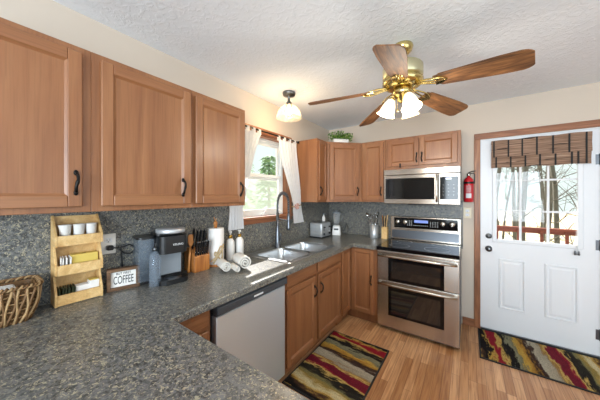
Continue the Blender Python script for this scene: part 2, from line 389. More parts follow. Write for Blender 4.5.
def obj(name, bm, mats, parent=None, loc=None, smooth=False, rot=None, norm=True):
    if norm: bmesh.ops.recalc_face_normals(bm, faces=bm.faces[:])
    me = bpy.data.meshes.new(name); bm.to_mesh(me); bm.free()
    if not isinstance(mats, (list, tuple)): mats = [mats]
    for m in mats: me.materials.append(M[m] if isinstance(m, str) else m)
    o = bpy.data.objects.new(name, me); COL.objects.link(o)
    if parent is not None: o.parent = parent
    if loc: o.location = loc
    if rot: o.rotation_euler = rot
    if smooth:
        for p in me.polygons: p.use_smooth = True
    return o
def tag(o, label, cat, group=None):
    o['label'] = label; o['category'] = cat
    if group: o['group'] = group
    return o
def thing(name, label, cat, loc=(0, 0, 0), rotz=0.0, group=None):
    o = bpy.data.objects.new(name, None); o.empty_display_size = .05; COL.objects.link(o)
    o.location = loc; o.rotation_euler = (0, 0, rotz); return tag(o, label, cat, group)
def struct(name, bm, mats, **kw):
    o = obj(name, bm, mats, **kw); o['kind'] = 'structure'; return o
def dup(root, loc, rotz, label, group=None):
    r = root.copy(); COL.objects.link(r); r.location = loc; r.rotation_euler = (0, 0, rotz); r['label'] = label
    if group: r['group'] = group
    for ch in list(root.children):
        c = ch.copy(); COL.objects.link(c); c.parent = r
        for g in list(ch.children):
            d = g.copy(); COL.objects.link(d); d.parent = c
    return r
def text(name, s, size, parent, mx, mat='ink', ext=.0006, sx=1.0):
    cu = bpy.data.curves.new(name, 'FONT'); cu.body = s; cu.size = size; cu.extrude = ext; cu.align_x = 'CENTER'; cu.align_y = 'CENTER'
    o = bpy.data.objects.new(name, cu); COL.objects.link(o)
    dg = bpy.context.evaluated_depsgraph_get(); me = bpy.data.meshes.new_from_object(o.evaluated_get(dg))
    bpy.data.objects.remove(o); me.transform(mx @ Matrix.Diagonal((sx, 1, 1, 1))); me.materials.clear(); me.materials.append(M[mat])
    q = bpy.data.objects.new(name, me); COL.objects.link(q); q.parent = parent; return q
RX = lambda a: Matrix.Rotation(a, 4, 'X')
RY = lambda a: Matrix.Rotation(a, 4, 'Y')
RZ = lambda a: Matrix.Rotation(a, 4, 'Z')
T = lambda *a: Matrix.Translation(a)

# ================================================================ STRUCTURE
X1 = 4.2; Y0 = -2.5; WT = .14
bm = nb(); box(bm, -.02, Y0-.1, -.1, X1+.1, L+.02, 0); struct('floor', bm, 'floor')
bm = nb(); box(bm, -WT, Y0-.14, H, X1+.14, L+WT, H+.05); struct('ceiling', bm, 'ceil')
bm = nb(); box(bm, -.52, Y0-.6, H+.06, X1+.6, L+.65, H+.12); box(bm, -.54, Y0-.6, 2.30, -.52, L+.65, H+.12); box(bm, -.52, L+.65, 2.28, X1+.6, L+.67, H+.12); struct('added_shade_roof', bm, 'vinyl')  # unseen roof, eaves added and sized to block high sun at window and door
# left wall with window hole
WY0, WY1, WZ0, WZ1 = 1.71, 2.41, 1.235, 2.09
bm = nb()
for a in ((Y0-.1, 0, WY0, H), (WY1, 0, L+WT, H), (WY0, 0, WY1, WZ0), (WY0, WZ1, WY1, H)): box(bm, -WT, a[0], a[1], 0, a[2], a[3])
struct('wall_left', bm, 'wall')
DX0, DX1, DZ1 = 1.874, 2.725, 2.055
bm = nb()
for a in ((0, 0, DX0-.012, H), (DX1+.012, 0, X1+.1, H), (DX0-.012, DZ1+.012, DX1+.012, H)): box(bm, a[0], L, a[1], a[2], L+WT, a[3])
struct('wall_back', bm, 'wall')
bm = nb()
for a in ((Y0, 0, -1.1, H), (1.5, 0, L, H), (-1.1, 0, 1.5, .6), (-1.1, 2.25, 1.5, H)): box(bm, X1, a[0], a[1], X1+.1, a[2], a[3])
struct('wall_right', bm, 'wall')
bm = nb()
for a in ((0, 0, 1.15, H), (3.45, 0, X1, H), (1.15, 0, 3.45, .7), (1.15, 2.2, 3.45, H)): box(bm, a[0], Y0-.1, a[1], a[2], Y0, a[3])
struct('wall_rear', bm, 'wall')
bm = nb()
for x in (1.15, 1.9, 2.65, 3.4): box(bm, x, Y0-.06, .7, x+.05, Y0-.02, 2.2)
for z in (.7, 2.15): box(bm, 1.2, Y0-.06, z, 3.4, Y0-.02, z+.05)
struct('window_2', bm, 'vinyl')
bm = nb()
for y in (-1.1, -.25, .6, 1.45): box(bm, X1+.02, y, .6, X1+.06, y+.05, 2.25)
for z in (.6, 2.2): box(bm, X1+.02, -1.05, z, X1+.06, 1.45, z+.05)
struct('window_3', bm, 'vinyl')
# window over the sink
wn = bpy.data.objects.new('window_1', None); COL.objects.link(wn); wn['kind'] = 'structure'; wn.location = (0, 2.06, 1.235)
def wpart(name, bm, m): 
    o = obj(name, bm, m, wn); o.location = (0, -2.06, -1.235); return o
bm = nb()
box(bm, 0, WY1, 1.17, .018, WY1+.065, 2.155, .003); box(bm, 0, WY0-.065, 1.17, .018, WY0, 2.155, .003)
wpart('casing', bm, 'trim')
bm = nb(); box(bm, 0, WY0, WZ1, .018, WY1, 2.155, .003); box(bm, -.075, WY0+.002, WZ1-.012, 0, WY1-.002, WZ1)
wpart('head_casing', bm, 'trimy')
bm = nb(); box(bm, -.075, WY1-.012, WZ0+.001, 0, WY1, WZ1-.012); box(bm, -.075, WY0, WZ0+.001, 0, WY0+.012, WZ1-.012)
wpart('jamb', bm, 'trim')
bm = nb(); box(bm, 0, WY0-.09, 1.215, .045, WY1+.09, 1.240, .004); box(bm, -.07, WY0+.013, 1.2355, 0, WY1-.013, 1.240); box(bm, 0, WY0, 1.172, .016, WY1, 1.215, .002)
wpart('window_sill', bm, 'trimy')
bm = nb(); fy0, fy1 = WY0+.012, WY1-.012
for a in ((fy0, 1.236, fy0+.03, 2.078), (fy1-.03, 1.236, fy1, 2.078), (fy0+.03, 1.236, fy1-.03, 1.262), (fy0+.03, 2.05, fy1-.03, 2.078)): box(bm, -.135, a[0], a[1], -.06, a[2], a[3], .002)
wpart('window_frame', bm, 'vinyl')
for nm, xa, z0, z1 in (('lower_sash', -.090, 1.262, 1.69), ('upper_sash', -.118, 1.63, 2.05)):
    bm = nb(); a0, a1 = fy0+.03, fy1-.03; t = .035
    for a in ((a0, z0, a0+t, z1), (a1-t, z0, a1, z1), (a0+t, z0, a1-t, z0+t+.01), (a0+t, z1-t, a1-t, z1)): box(bm, xa, a[0], a[1], xa+.024, a[2], a[3], .002)
    s = wpart(nm, bm, 'vinyl')
    bm = nb(); box(bm, xa+.010, a0+t, z0+t, xa+.013, a1-t, z1-t); g = obj('pane', bm, 'pane', s)
bm = nb(); q_ = [bm.verts.new(p) for p in ((-.128, fy0+.03, 1.262), (-.128, fy1-.03, 1.262), (-.128, fy1-.03, 1.64), (-.128, fy0+.03, 1.64))]; bm.faces.new(q_); wpart('insect_screen', bm, 'screen')
bm = nb(); cyl(bm, (-.06, 2.06, 1.262), (-.03, 2.06, 1.262), .012); tube(bm, [(-.035, 2.06, 1.265), (-.02, 2.06, 1.30), (-.03, 2.06, 1.325)], .007); box(bm, -.058, 2.02, 1.2415, -.03, 2.10, 1.262, .003)
wpart('window_crank', bm, 'vinyl')
# door in the back wall
dr = bpy.data.objects.new('door_1', None); COL.objects.link(dr); dr['kind'] = 'structure'; dr.location = (DX0, L, 0)
def dpart(name, bm, m, par=None):
    o = obj(name, bm, m, par or dr)
    if par is None: o.location = (-DX0, -L, 0)
    return o
gx0, gx1, gz0, gz1 = 2.000, 2.600, .985, 1.93
bm = nb(); yF = L+.002; yB = L+.046
for a in ((DX0, .02, gx0, DZ1), (gx1, .02, DX1, DZ1), (gx0, .02, gx1, gz0), (gx0, gz1, gx1, DZ1)): box(bm, a[0], yF, a[1], a[2], yB, a[3])
bmesh.ops.remove_doubles(bm, verts=bm.verts[:], dist=1e-5)
for (px0, px1) in ((2.03, 2.235), (2.375, 2.595)):   # raised panels
    z0, z1 = .265, .79
    lps = [[(a0, y, b0), (a1, y, b0), (a1, y, b1), (a0, y, b1)] for a0, a1, b0, b1, y in ((px0+i_, px1-i_, z0+i_, z1-i_, L+y_) for i_, y_ in ((0, .0018), (.003, -.009), (.012, -.010), (.018, .0012), (.030, .0012), (.046, -.006)))]
    loft(bm, lps, cap1=True, smooth=False)
slab = dpart('door_slab', bm, 'white')
bm = nb()
for a in ((gx0-.025, gz0-.025, gx0+.012, gz1+.025), (gx1-.012, gz0-.025, gx1+.025, gz1+.025), (gx0+.012, gz0-.025, gx1-.012, gz0+.012), (gx0+.012, gz1-.012, gx1-.012, gz1+.025)): box(bm, a[0], L-.010, a[1], a[2], L+.002, a[3], .004)
dpart('glazing_frame', bm, 'white')
bm = nb()
wdt = (gx1-gx0)/3
for i in (1, 2): box(bm, gx0+wdt*i-.009, L+.004, gz0, gx0+wdt*i+.009, L+.016, gz1, .003)
for z in (1.296, 1.609, 1.90): box(bm, gx0, L+.005, z-.009, gx1, L+.015, z+.009, .003)
dpart('muntin_grille', bm, 'white')
bm = nb(); box(bm, gx0, L+.022, gz0, gx1, L+.026, gz1); dpart('pane', bm, 'pane')
for nm, z, r in (('deadbolt', 1.02, .026), ('door_knob', .885, .03)):
    bm = nb(); mx = T(1.945, L+.002, z) @ RX(PI/2)
    if nm == 'deadbolt': lathe(bm, [(.028, 0), (.028, .008), (.024, .014), (0, .014)], mx=mx); box(bm, 1.94, L-.03, z-.013, 1.95, L-.012, z+.013, .003)
    else: lathe(bm, [(.030, 0), (.030, .006), (.012, .012), (.012, .03), (.024, .04), (.028, .052), (.022, .064), (0, .068)], mx=mx)
    dpart(nm, bm, 'gun')
for z in (1.78, 1.01, .21):
    bm = nb(); cyl(bm, (2.727, L-.005, z-.05), (2.727, L-.005, z+.05), .008); box(bm, 2.70, L-.003, z-.045, 2.727, L+.001, z+.045); dpart('hinge', bm, 'steeld')
bm = nb(); box(bm, DX0-.012, L+.05, 0, DX0, L+WT, DZ1+.012); box(bm, DX1, L+.05, 0, DX1+.012, L+WT, DZ1+.012); box(bm, DX0, L+.05, DZ1, DX1, L+WT, DZ1+.012)
box(bm, DX0-.012, L, 0, DX0-.002, L+.05, DZ1+.012); box(bm, DX1+.004, L, 0, DX1+.012, L+.05, DZ1+.012); box(bm, DX0-.002, L, DZ1+.002, DX1+.004, L+.05, DZ1+.012)
dpart('door_jamb', bm, 'white')
bm = nb(); box(bm, DX0, L-.02, 0.0, DX1, L+.1, .02, .003); dpart('threshold', bm, 'gun')
bm = nb(); box(bm, 1.818, L-.018, 0, 1.872, L, 2.07, .003); box(bm, DX1+.006, L-.018, 0, DX1+.06, L, 2.07, .003); struct('trim_1', bm, 'trim')
bm = nb(); box(bm, 1.818, L-.018, 2.07, DX1+.06, L, 2.134, .003); struct('trim_2', bm, 'trimx')
bm = nb(); box(bm, 1.712, L-.014, 0, 1.818, L, .085, .003); box(bm, DX1+.06, L-.014, 0, X1, L, .085, .003); struct('baseboard_back', bm, 'trimx')
# backsplash, one laminate sheet run round the corner
bm = nb()
box(bm, 0, -1.2, CT, .006, WY0-.066, 1.376); box(bm, 0, WY0-.066, CT, .006, WY1+.066, 1.17); box(bm, 0, WY1+.066, CT, .006, L, 1.376)
tag(obj('backsplash', bm, 'splash'), 'grey speckled laminate backsplash along the window wall', 'backsplash')
bm = nb()
box(bm, .006, L-.006, CT, .943, L, 1.376); box(bm, .943, L-.006, .85, 1.716, L, 1.40)
tag(obj('backsplash', bm, 'splash'), 'grey speckled laminate backsplash on the wall behind the range', 'backsplash')

# ================================================================ CABINETS
def door_bm(bm, x0, x1, z0, z1, y, fr=.055, t=.02):
    """framed door: front face at y-t; mat 0 = vertical grain, 1 = across"""
    yf = y-t
    box(bm, x0, yf, z0, x0+fr, y, z1, .0035); box(bm, x1-fr, yf, z0, x1, y, z1, .0035)
    box(bm, x0+fr, yf, z0, x1-fr, y, z0+fr, .0025, 1); box(bm, x0+fr, yf, z1-fr, x1-fr, y, z1, .0025, 1)
    a0, a1, b0, b1 = x0+fr, x1-fr, z0+fr, z1-fr; q = .010
    o = [bm.verts.new(p) for p in ((a0, yf+.002, b0), (a1, yf+.002, b0), (a1, yf+.002, b1), (a0, yf+.002, b1))]
    i = [bm.verts.new(p) for p in ((a0+q, yf+.010, b0+q), (a1-q, yf+.010, b0+q), (a1-q, yf+.010, b1-q), (a0+q, yf+.010, b1-q))]
    for k in range(4):
        f = bm.faces.new((o[k], o[(k+1) % 4], i[(k+1) % 4], i[k])); f.material_index = k % 2 == 0 and 1 or 0
    bm.faces.new(i)
def handle_bm(x, z, y, ln=.09, horiz=False):
    bm = nb(); pts = []; rr = []
    for k in range(15):
        u = k/14*2-1; out = .004+.024*(1-u*u)**.7 if abs(u) < 1 else .004
        pts.append((x+.0035*math.sin(u*PI), y-out, z+u*ln/2)); rr.append(.0052+.0022*abs(math.cos(u*PI*1.5))*(1 if abs(u) < .5 else .6))
    tube(bm, pts, rr, 8)
    for s in (-1, 1): lathe(bm, [(.0, 0), (.009, .001), (.008, .005), (0, .007)], mx=T(x, y, z+s*ln/2) @ RX(PI/2), seg=10, sy=1.5)
    for s in (-1, 1): cyl(bm, (x, y, z+s*ln/2), (x, y-.010, z+s*ln/2), .0045, 8)
    return bm
def cabinet(name, label, loc, rotz, w_, d, h, doors=(), drawers=(), toe=0.0, cat='cabinet', open_top=False):
    """local frame: x along the wall, front face at y=-d, z from the base. doors: (x0,x1,z0,z1,hx,hz)"""
    t = thing(name, label, cat, loc, rotz)
    bm = nb()
    if toe:
        box(bm, .0, -d+.06, 0, w_, -.002, toe)
        if open_top:
            for a in ((0, -d, toe, w_, -d+.02, h), (0, -.02, toe, w_, -.002, h), (0, -d+.02, toe, .018, -.02, h), (w_-.018, -d+.02, toe, w_, -.02, h), (.018, -d+.02, toe, w_-.018, -.02, toe+.018)): box(bm, *a)
        else: box(bm, 0, -d, toe, w_, -.002, h, .001)
    else: box(bm, 0, -d, 0, w_, -.002, h, .0015)
    obj('cabinet_body', bm, 'cv', t)
    for (x0, x1, z0, z1, hx, hz) in doors:
        bm = nb(); door_bm(bm, x0, x1, z0, z1, -d-.0005, .05 if x1-x0 > .2 else .042)
        D = obj('door', bm, ['cv', 'cx'], t)
        if hx is not None:
            o = obj('handle', handle_bm(hx, hz, -d-.0205), 'blkm', D); 
    for (x0, x1, z0, z1) in drawers:
        bm = nb(); box(bm, x0, -d-.02, z0, x1, -d-.0005, z1, .006, seg=2); obj('drawer_front', bm, ['cx'], t)
    return t
R90 = PI/2
UB, UT = 1.376, 2.137; UH = UT-UB; UD = .305
cabinet('wall_cabinet', 'wooden wall cabinet at far left above wicker basket and bamboo shelf', (0, .005, UB), R90, .517, UD, UH, [(.02, .483, .026, UH-.03, .46, .135)])
cabinet('wall_cabinet', 'wooden wall cabinet above the coffee maker and knife block', (0, .523, UB), R90, .505, UD, UH, [(.034, .489, .026, UH-.03, .435, .128)])
cabinet('wall_cabinet', 'wooden wall cabinet ending beside the window, above the paper towels', (0, 1.029, UB), R90, .449, UD, UH, [(.017, .423, .026, UH-.03, .385, .128)])
cabinet('wall_cabinet', 'wall cabinet with bare side panel right of the window, above the toaster', (0, 2.595, UB), R90, .227, UD, UH, [(.018, .209, .026, UH-.026, .035, .135)])
cabinet('wall_cabinet', 'narrow single-door wall cabinet between corner unit and microwave', (.634, L, UB), 0, .306, UD, UH, [(.03, .286, .026, UH-.026, .258, .135)])
cabinet('wall_cabinet', 'short double-door wall cabinet directly above the microwave', (.943, L, 1.763), 0, .76, UD, UT-1.763, [(.025, .366, .035, .345, .345, .125), (.376, .73, .035, .345, .398, .125)])
# diagonal corner cabinet
t = thing('corner_wall_cabinet', 'diagonal corner wall cabinet with potted greenery on top', 'cabinet', (0, L, UB))
bm = nb(); prism(bm, [(.002, -.002), (.002, -.631), (.305, -.631), (.632, -.305), (.632, -.002)], 0, UH, bev=.0015); obj('cabinet_body', bm, 'cv', t)
dl = math.hypot(.327, .326)
bm = nb(); door_bm(bm, .035, dl-.035, .026, UH-.026, -.0005); mx = T(.305, -.631, 0) @ RZ(math.atan2(.326, .327)); bmesh.ops.transform(bm, matrix=mx, verts=bm.verts[:])
D = obj('door', bm, ['cv', 'cx'], t)
bm = handle_bm(dl-.06, .135, -.0205); bmesh.ops.transform(bm, matrix=mx, verts=bm.verts[:]); obj('handle', bm, 'blkm', D)
# small black clip hanging on the short cabinet's left door
bm = nb(); box(bm, 1.105, L-.331, 1.783, 1.121, L-.3265, 1.832, .002); cyl(bm, (1.113, L-.333, 1.822), (1.113, L-.3265, 1.822), .009); tag(obj('door_clip', bm, 'blkm'), 'small black clip on the left door above the microwave', 'clip')

BH = .857; BD = .61
cabinet('base_cabinet', 'short base cabinet left of the dishwasher, beside the peninsula', (0, .70, 0), R90, .255, BD, BH, [(.035, .235, .125, .725, None, 0)], [(.035, .235, .75, .842)], toe=.1)
cabinet('base_cabinet', 'two-door sink base cabinet between the dishwasher and corner unit', (0, 1.583, 0), R90, 1.0, BD, BH,
        [(.03, .462, .115, .722, .425, .59), (.50, .972, .115, .722, .535, .59)], [(.03, .462, .745, .842), (.50, .972, .745, .842)], toe=.1, open_top=True)
# corner base with two leaf doors, L shaped
t = thing('corner_base_cabinet', 'corner base cabinet with two angled door leaves beside the range', 'cabinet', (0, L, 0))
bm = nb(); prism(bm, [(.002, -.007), (.002, -.866), (.61, -.866), (.61, -.61), (.936, -.61), (.936, -.007)], .1, BH, bev=.001)
prism(bm, [(.002, -.007), (.002, -.866), (.55, -.866), (.55, -.55), (.936, -.55), (.936, -.007)], 0, .1); 
prism(bm, [(.55, -.866), (.562, -.866), (.562, -.562), (.936, -.562), (.936, -.55), (.55, -.55)], 0, .1)
obj('cabinet_body', bm, 'cv', t)
bm = nb(); door_bm(bm, .0, .215, .115, .842, -.0005, .042); bmesh.ops.transform(bm, matrix=T(.61, -.85, 0) @ RZ(R90), verts=bm.verts[:]); obj('door', bm, ['cv', 'cx'], t)
bm = nb(); door_bm(bm, .636, .902, .115, .842, -.6105, .045); D = obj('door', bm, ['cv', 'cx'], t)
obj('handle', handle_bm(.872, .50, -.6305), 'blkm', D)
# peninsula base under the foreground worktop
cabinet('peninsula_cabinet', 'base cabinets carrying the foreground peninsula worktop', (2.1, .02, 0), PI, 1.47, .62, BH, [(.04, .46, .125, .725, None, 0), (.50, .92, .125, .725, None, 0), (.96, 1.38, .125, .725, None, 0)], [(.04, .46, .75, .842), (.5, .92, .75, .842), (.96, 1.38, .75, .842)], toe=.1)
cabinet('base_cabinet', 'blind corner base cabinet under the far left worktop', (0, -.9, 0), R90, 1.59, BD, BH, toe=.1)
# worktop
SX0, SX1, SY0, SY1 = .06, .56, 1.71, 2.55
bm = nb()
def keep(x, y):
    if SX0+.02 < x < SX1-.02 and SY0+.02 < y < SY1-.02: return False
    return (x < .667) or (y > 2.80 and x < .936) or (-.3 < y < .72)
grid_slab(bm, [.0065, SX0+.02, SX1-.02, .667, .936, 2.15], [-.95, -.3, .72, SY0+.02, SY1-.02, 2.80, L-.0065], keep, BH+.0005, CT, bev=.006)
tag(obj('worktop', bm, 'lam'), 'grey speckled laminate worktop running along the window wall and peninsula', 'worktop')

# ================================================================ SINK + FAUCET
t = thing('kitchen_sink', 'double-bowl stainless steel drop-in sink under the window', 'sink', (0, 0, CT))
bm = nb()
outer = rrect(SX0-.01, SY0-.01, SX1+.01, SY1+.01, .03)
bowls = [rrect(SX0+.075, SY0+.035, SX1-.03, 2.115, .06), rrect(SX0+.075, 2.150, SX1-.03, SY1-.035, .06)]
es = []
for lp, z in ((outer, .007), (bowls[0], .007), (bowls[1], .007)):
    vs = [bm.verts.new((x, y, z)) for x, y in lp]
    es += [bm.edges.new((vs[i], vs[(i+1) % len(vs)])) for i in range(len(vs))]
bmesh.ops.triangle_fill(bm, use_beauty=True, edges=es)
loft(bm, [[(x, y, .007) for x, y in outer], [(x, y, .0008) for x, y in rrect(SX0-.014, SY0-.014, SX1+.014, SY1+.014, .033)]])
obj('sink_deck', bm, 'steels', t)
for bx in bowls:
    cx_ = sum(p[0] for p in bx)/len(bx); cy_ = sum(p[1] for p in bx)/len(bx)
    bm = nb(); lps = []
    for s, z in ((1.0, .0065), (.985, -.002), (.965, -.02), (.93, -.12), (.88, -.150), (.75, -.163), (.12, -.168)):
        lps.append([(cx_+(x-cx_)*s, cy_+(y-cy_)*s, z) for x, y in bx])
    loft(bm, lps, cap1=True); obj('bowl', bm, 'steels', t)
    bm = nb(); lathe(bm, [(.042, 0), (.042, .003), (.030, .003), (.026, .0005), (0, .0005)], (cx_, cy_, -.1675)); obj('drain', bm, 'chrome', t)
fx, fy = .088, 2.13
t = thing('kitchen_faucet', 'tall grey spring-neck pull-down faucet behind the sink', 'faucet', (fx, fy, CT+.0075), rotz=math.radians(-8)); t.scale = (1, 1, 1.1)
bm = nb(); lathe(bm, [(.036, 0), (.036, .006), (.030, .012), (.028, .10), (.022, .15), (.0175, .17), (.0165, .33)], (0, 0, 0), 20); obj('faucet_body', bm, 'steeld', t)
bm = nb()
pts = []
for k in range(31):
    u = k/30; 
    if u < .25: pts.append(Vector((0, 0, .33+u/.25*.10)))
    elif u < .85:
        a = PI*(u-.25)/.6; pts.append(Vector((.085-.085*math.cos(a), 0, .43+.095*math.sin(a))))
    else: pts.append(Vector((.17, 0, .43-(u-.85)/.15*.12)))
tube(bm, pts, .0075, 10); obj('hose', bm, 'blk', t)
bm = nb(); sp = []
tot = 30*14
for k in range(tot+1):
    u = k/tot*30; i = min(int(u), 29); f = u-i; c = pts[i].lerp(pts[i+1], f); tg = (pts[i+1]-pts[i]).normalized()
    n1 = Vector((0, 1, 0)); n2 = tg.cross(n1); a = 2*PI*u*1.15
    sp.append(c+n1*.0135*math.cos(a)+n2*.0135*math.sin(a))
tube(bm, sp, .0034, 5); obj('spring', bm, 'steeld', t)
bm = nb(); lathe(bm, [(.011, .0), (.017, -.02), (.018, -.09), (.021, -.13), (.021, -.15), (0, -.15)], (.17, 0, .33), 16); obj('spray_head', bm, 'steeld', t)
bm = nb(); tube(bm, [(.0, 0, .27), (.06, 0, .27), (.15, 0, .268)], .006); lathe(bm, [(.022, 0), (.022, .015)], (.17, 0, .262), 16); obj('hose_bracket', bm, 'steeld', t)
bm = nb(); cyl(bm, (0, .018, .07), (0, .05, .075), .013); tube(bm, [(0, .045, .075), (.02, .06, .10), (.04, .065, .14)], .006); obj('lever', bm, 'steeld', t, rot=(0, 0, math.radians(-75)))

# ================================================================ DISHWASHER
t = thing('dishwasher', 'stainless steel dishwasher with dark control strip under the worktop', 'dishwasher', (0, .963, 0), R90)
bm = nb(); box(bm, .004, -.60, .1, .606, -.02, .853); obj('tub', bm, 'dgrey', t)
bm = nb(); box(bm, .006, -.645, .11, .604, -.601, .785, .006, seg=2); obj('door', bm, 'steely', t)
bm = nb(); prism(bm, [(-.601, .853), (-.632, .853), (-.662, .838), (-.664, .80), (-.645, .79), (-.601, .79)], .004, .606, mx=Matrix(((0, 0, 1, 0), (1, 0, 0, 0), (0, 1, 0, 0), (0, 0, 0, 1))), bev=.002)
cp = obj('control_strip', bm, 'dgrey', t)
bm = nb(); box(bm, .27, -.6655, .812, .35, -.663, .822); obj('button_row', bm, 'inkw', cp)
bm = nb(); box(bm, .006, -.55, 0, .604, -.05, .098); obj('toe_panel', bm, 'blk', t)

# ================================================================ RANGE
t = thing('kitchen_range', 'stainless steel double-oven electric range with black glass cooktop', 'range', (.945, L, 0))
W = .756; F = -.645
bm = nb(); box(bm, 0, F+.03, .03, W, -.02, .866); box(bm, .03, F+.08, 0, W-.03, -.06, .03); obj('body', bm, 'dgrey', t)
bm = nb(); box(bm, -.001, F-.026, .868, W+.001, -.095, .905, .004, seg=2)
ct = obj('cooktop', bm, 'blkg', t)
for (x, y, r) in ((.2, -.5, .10), (.56, -.5, .115), (.2, -.24, .085), (.56, -.24, .075)):
    bm = nb(); lathe(bm, [(r, .9052), (r, .9057), (r-.003, .9057), (r-.003, .9052)], (x, y, 0), 40, cap=False); obj('burner_ring', bm, 'grey', ct)
bm = nb(); box(bm, .0, F-.024, .842, W, F+.03, .867, .006, seg=2); obj('front_rail', bm, 'steel', t)
def oven(z0, z1, wz0, wz1, hz, nm):
    bm = nb(); box(bm, .002, F, z0, W-.002, F+.029, z1, .005, seg=2); D = obj(nm, bm, 'steel', t)
    bm = nb(); box(bm, .118, F-.0022, wz0, .634, F, wz1, .001); p = obj('door_glass', bm, 'blkg', D)
    bm = nb(); box(bm, .150, F-.0032, wz0+.028, .602, F-.0023, wz1-.045); obj('window_glass', bm, 'ovg', D)
    bm = nb(); pts = [(.02, F-.048, hz), (W*.25, F-.056, hz), (W*.5, F-.058, hz), (W*.75, F-.056, hz), (W-.02, F-.048, hz)]
    tube(bm, pts, .0135, 12)
    for x in (.03, W-.03): box(bm, x-.014, F-.05, hz-.011, x+.014, F, hz+.011, .004)
    obj('handle', bm, 'steel', D)
oven(.545, .838, .548, .800, .815, 'upper_oven_door')
oven(.045, .540, .175, .49, .515, 'lower_oven_door')
bm = nb(); box(bm, 0, -.095, .905, W, -.008, 1.195, .008, seg=2); bgd = obj('backguard', bm, 'steel', t)
bm = nb(); box(bm, .045, -.0985, 1.055, W-.03, -.0951, 1.180, .001); kbm = bm
bm = nb(); box(bm, .02, -.0975, .925, W-.02, -.0951, 1.025, .001); obj('vent_panel', bm, 'steeld', t)
bm = nb(); box(bm, .28, -.1000, 1.125, .43, -.0986, 1.158); obj('display', bm, 'disp', t)
bm = kbm
for i in range(6):
    for j in range(3): box(bm, .20+i*.0+j*.022, -.0995, 1.085+i*.012, .212+j*.022, -.0984, 1.088+i*.012, mat=1)
for i in range(5):
    for j in range(4): box(bm, .45+j*.024, -.0995, 1.085+i*.014, .462+j*.024, -.0984, 1.088+i*.014, mat=1)
for j in range(8): box(bm, .27+j*.021, -.0995, 1.09, .282+j*.021, -.0984, 1.094, mat=1)
obj('control_panel', bm, ['blkg', 'inkw'], t)
for x in (.093, .182, .582, .672):
    bm = nb(); lathe(bm, [(.032, 0), (.032, .006), (.026, .009), (.024, .03), (.020, .034), (0, .034)], mx=T(x, -.0986, 1.130) @ RX(PI/2), seg=24); box(bm, x-.004, -.139, 1.106, x+.004, -.131, 1.154, .002); obj('knob', bm, 'steel', t)
# microwave
t = thing('microwave', 'stainless steel over-the-range microwave under the short cabinet', 'microwave', (.945, L-.001, 1.36))
F = -.395; MH = .398
bm = nb(); box(bm, 0, F+.03, 0, W, -.007, MH-.0005, .003); obj('body', bm, 'dgrey', t)
bm = nb(); box(bm, .0, F-.005, .002, .565, F+.029, MH-.07, .006, seg=2); D = obj('door', bm, 'steel', t)
bm = nb(); box(bm, .022, F-.0075, .055, .528, F-.0051, .292, .001); obj('door_glass', bm, 'blkg', D)
bm = nb(); tube(bm, [(.552, F-.04, .03), (.552, F-.046, .10), (.552, F-.048, .17), (.552, F-.046, .24), (.552, F-.04, .315)], .011, 10)
for z in (.035, .31): box(bm, .543, F-.042, z-.008, .561, F-.004, z+.008, .002)
obj('handle', bm, 'steel', D)
bm = nb(); box(bm, .567, F-.005, .002, W, F+.029, MH-.07, .006, seg=2); cp = obj('control_side', bm, 'steel', t)
bm = nb(); box(bm, .578, F-.0075, .055, W-.018, F-.0051, .292, .001); kbm = bm
bm = nb(); box(bm, .63, F-.0085, .262, .68, F-.0076, .278); obj('display', bm, 'dispw', cp)
bm = kbm
for i in range(4):
    for j in range(3): box(bm, .605+j*.045, F-.0082, .10+i*.035, .613+j*.045, F-.0074, .103+i*.035, mat=1)
obj('control_glass', bm, ['blkg', 'inkw'], cp)
bm = nb(); box(bm, 0, F-.005, MH-.068, W, F+.029, MH-.0005, .006, seg=2)
obj('vent_strip', bm, 'steel', t)
bm = nb(); box(bm, .25, -.30, -.012, .52, -.10, -.0005, .003); obj('vent_grille', bm, 'blk', t)

# ================================================================ WALL PLATES + EXTINGUISHER
def plate(label, mx, mt='cer'):
    t = thing('wall_outlet', label, 'outlet'); t.matrix_world = mx
    bm = nb(); box(bm, -.038, -.007, -.06, .038, 0, .06, .003); obj('cover_plate', bm, mt, t)
    for z in (-.022, .022):
        bm = nb(); box(bm, -.017, -.009, z-.014, .017, -.0071, z+.014, .003)
        o = obj('receptacle', bm, 'white', t)
        bm = nb(); box(bm, -.008, -.0098, z-.004, -.006, -.0091, z+.006); box(bm, .006, -.0098, z-.004, .008, -.0091, z+.006); lathe(bm, [(.003, 0), (.003, .0007)], mx=T(0, -.0091, z-.009) @ RX(PI/2), seg=8); obj('slot', bm, 'blk', o)
    return t
plate('white wall outlet behind the bamboo shelf with a black plug', T(.0065, .672, 1.165) @ RZ(R90))
plate('beige wall outlet below the fire extinguisher', T(1.757, L-.0005, 1.262), 'beige')
t = thing('plug_cord', 'black plug and looping cord in the outlet beside the bamboo shelf', 'cord', (.0, 0, 0))
bm = nb(); box(bm, .017, .658, 1.130, .05, .690, 1.158, .005); obj('plug', bm, 'blk', t)
bm = nb(); tube(bm, [(.045, .675, 1.145), (.06, .70, 1.142), (.05, .735, 1.14), (.04, .77, 1.15), (.035, .80, 1.13), (.035, .80, 1.105), (.035, .775, 1.09), (.03, .745, 1.10), (.03, .725, 1.125), (.025, .73, 1.14), (.025, .735, 1.10), (.02, .74, 1.03), (.02, .75, .95), (.02, .80, .905), (.03, .85, .903)], .0042, 8); obj('cord', bm, 'blk', t)
t = thing('fire_extinguisher', 'red fire extinguisher hanging on the wall beside the door', 'fire extinguisher', (1.768, L-.065, 1.385))
bm = nb(); lathe(bm, [(0, 0), (.040, 0), (.045, .008), (.045, .225), (.040, .25), (.025, .268), (.014, .275), (.014, .285)], seg=24); obj('cylinder', bm, 'red', t)
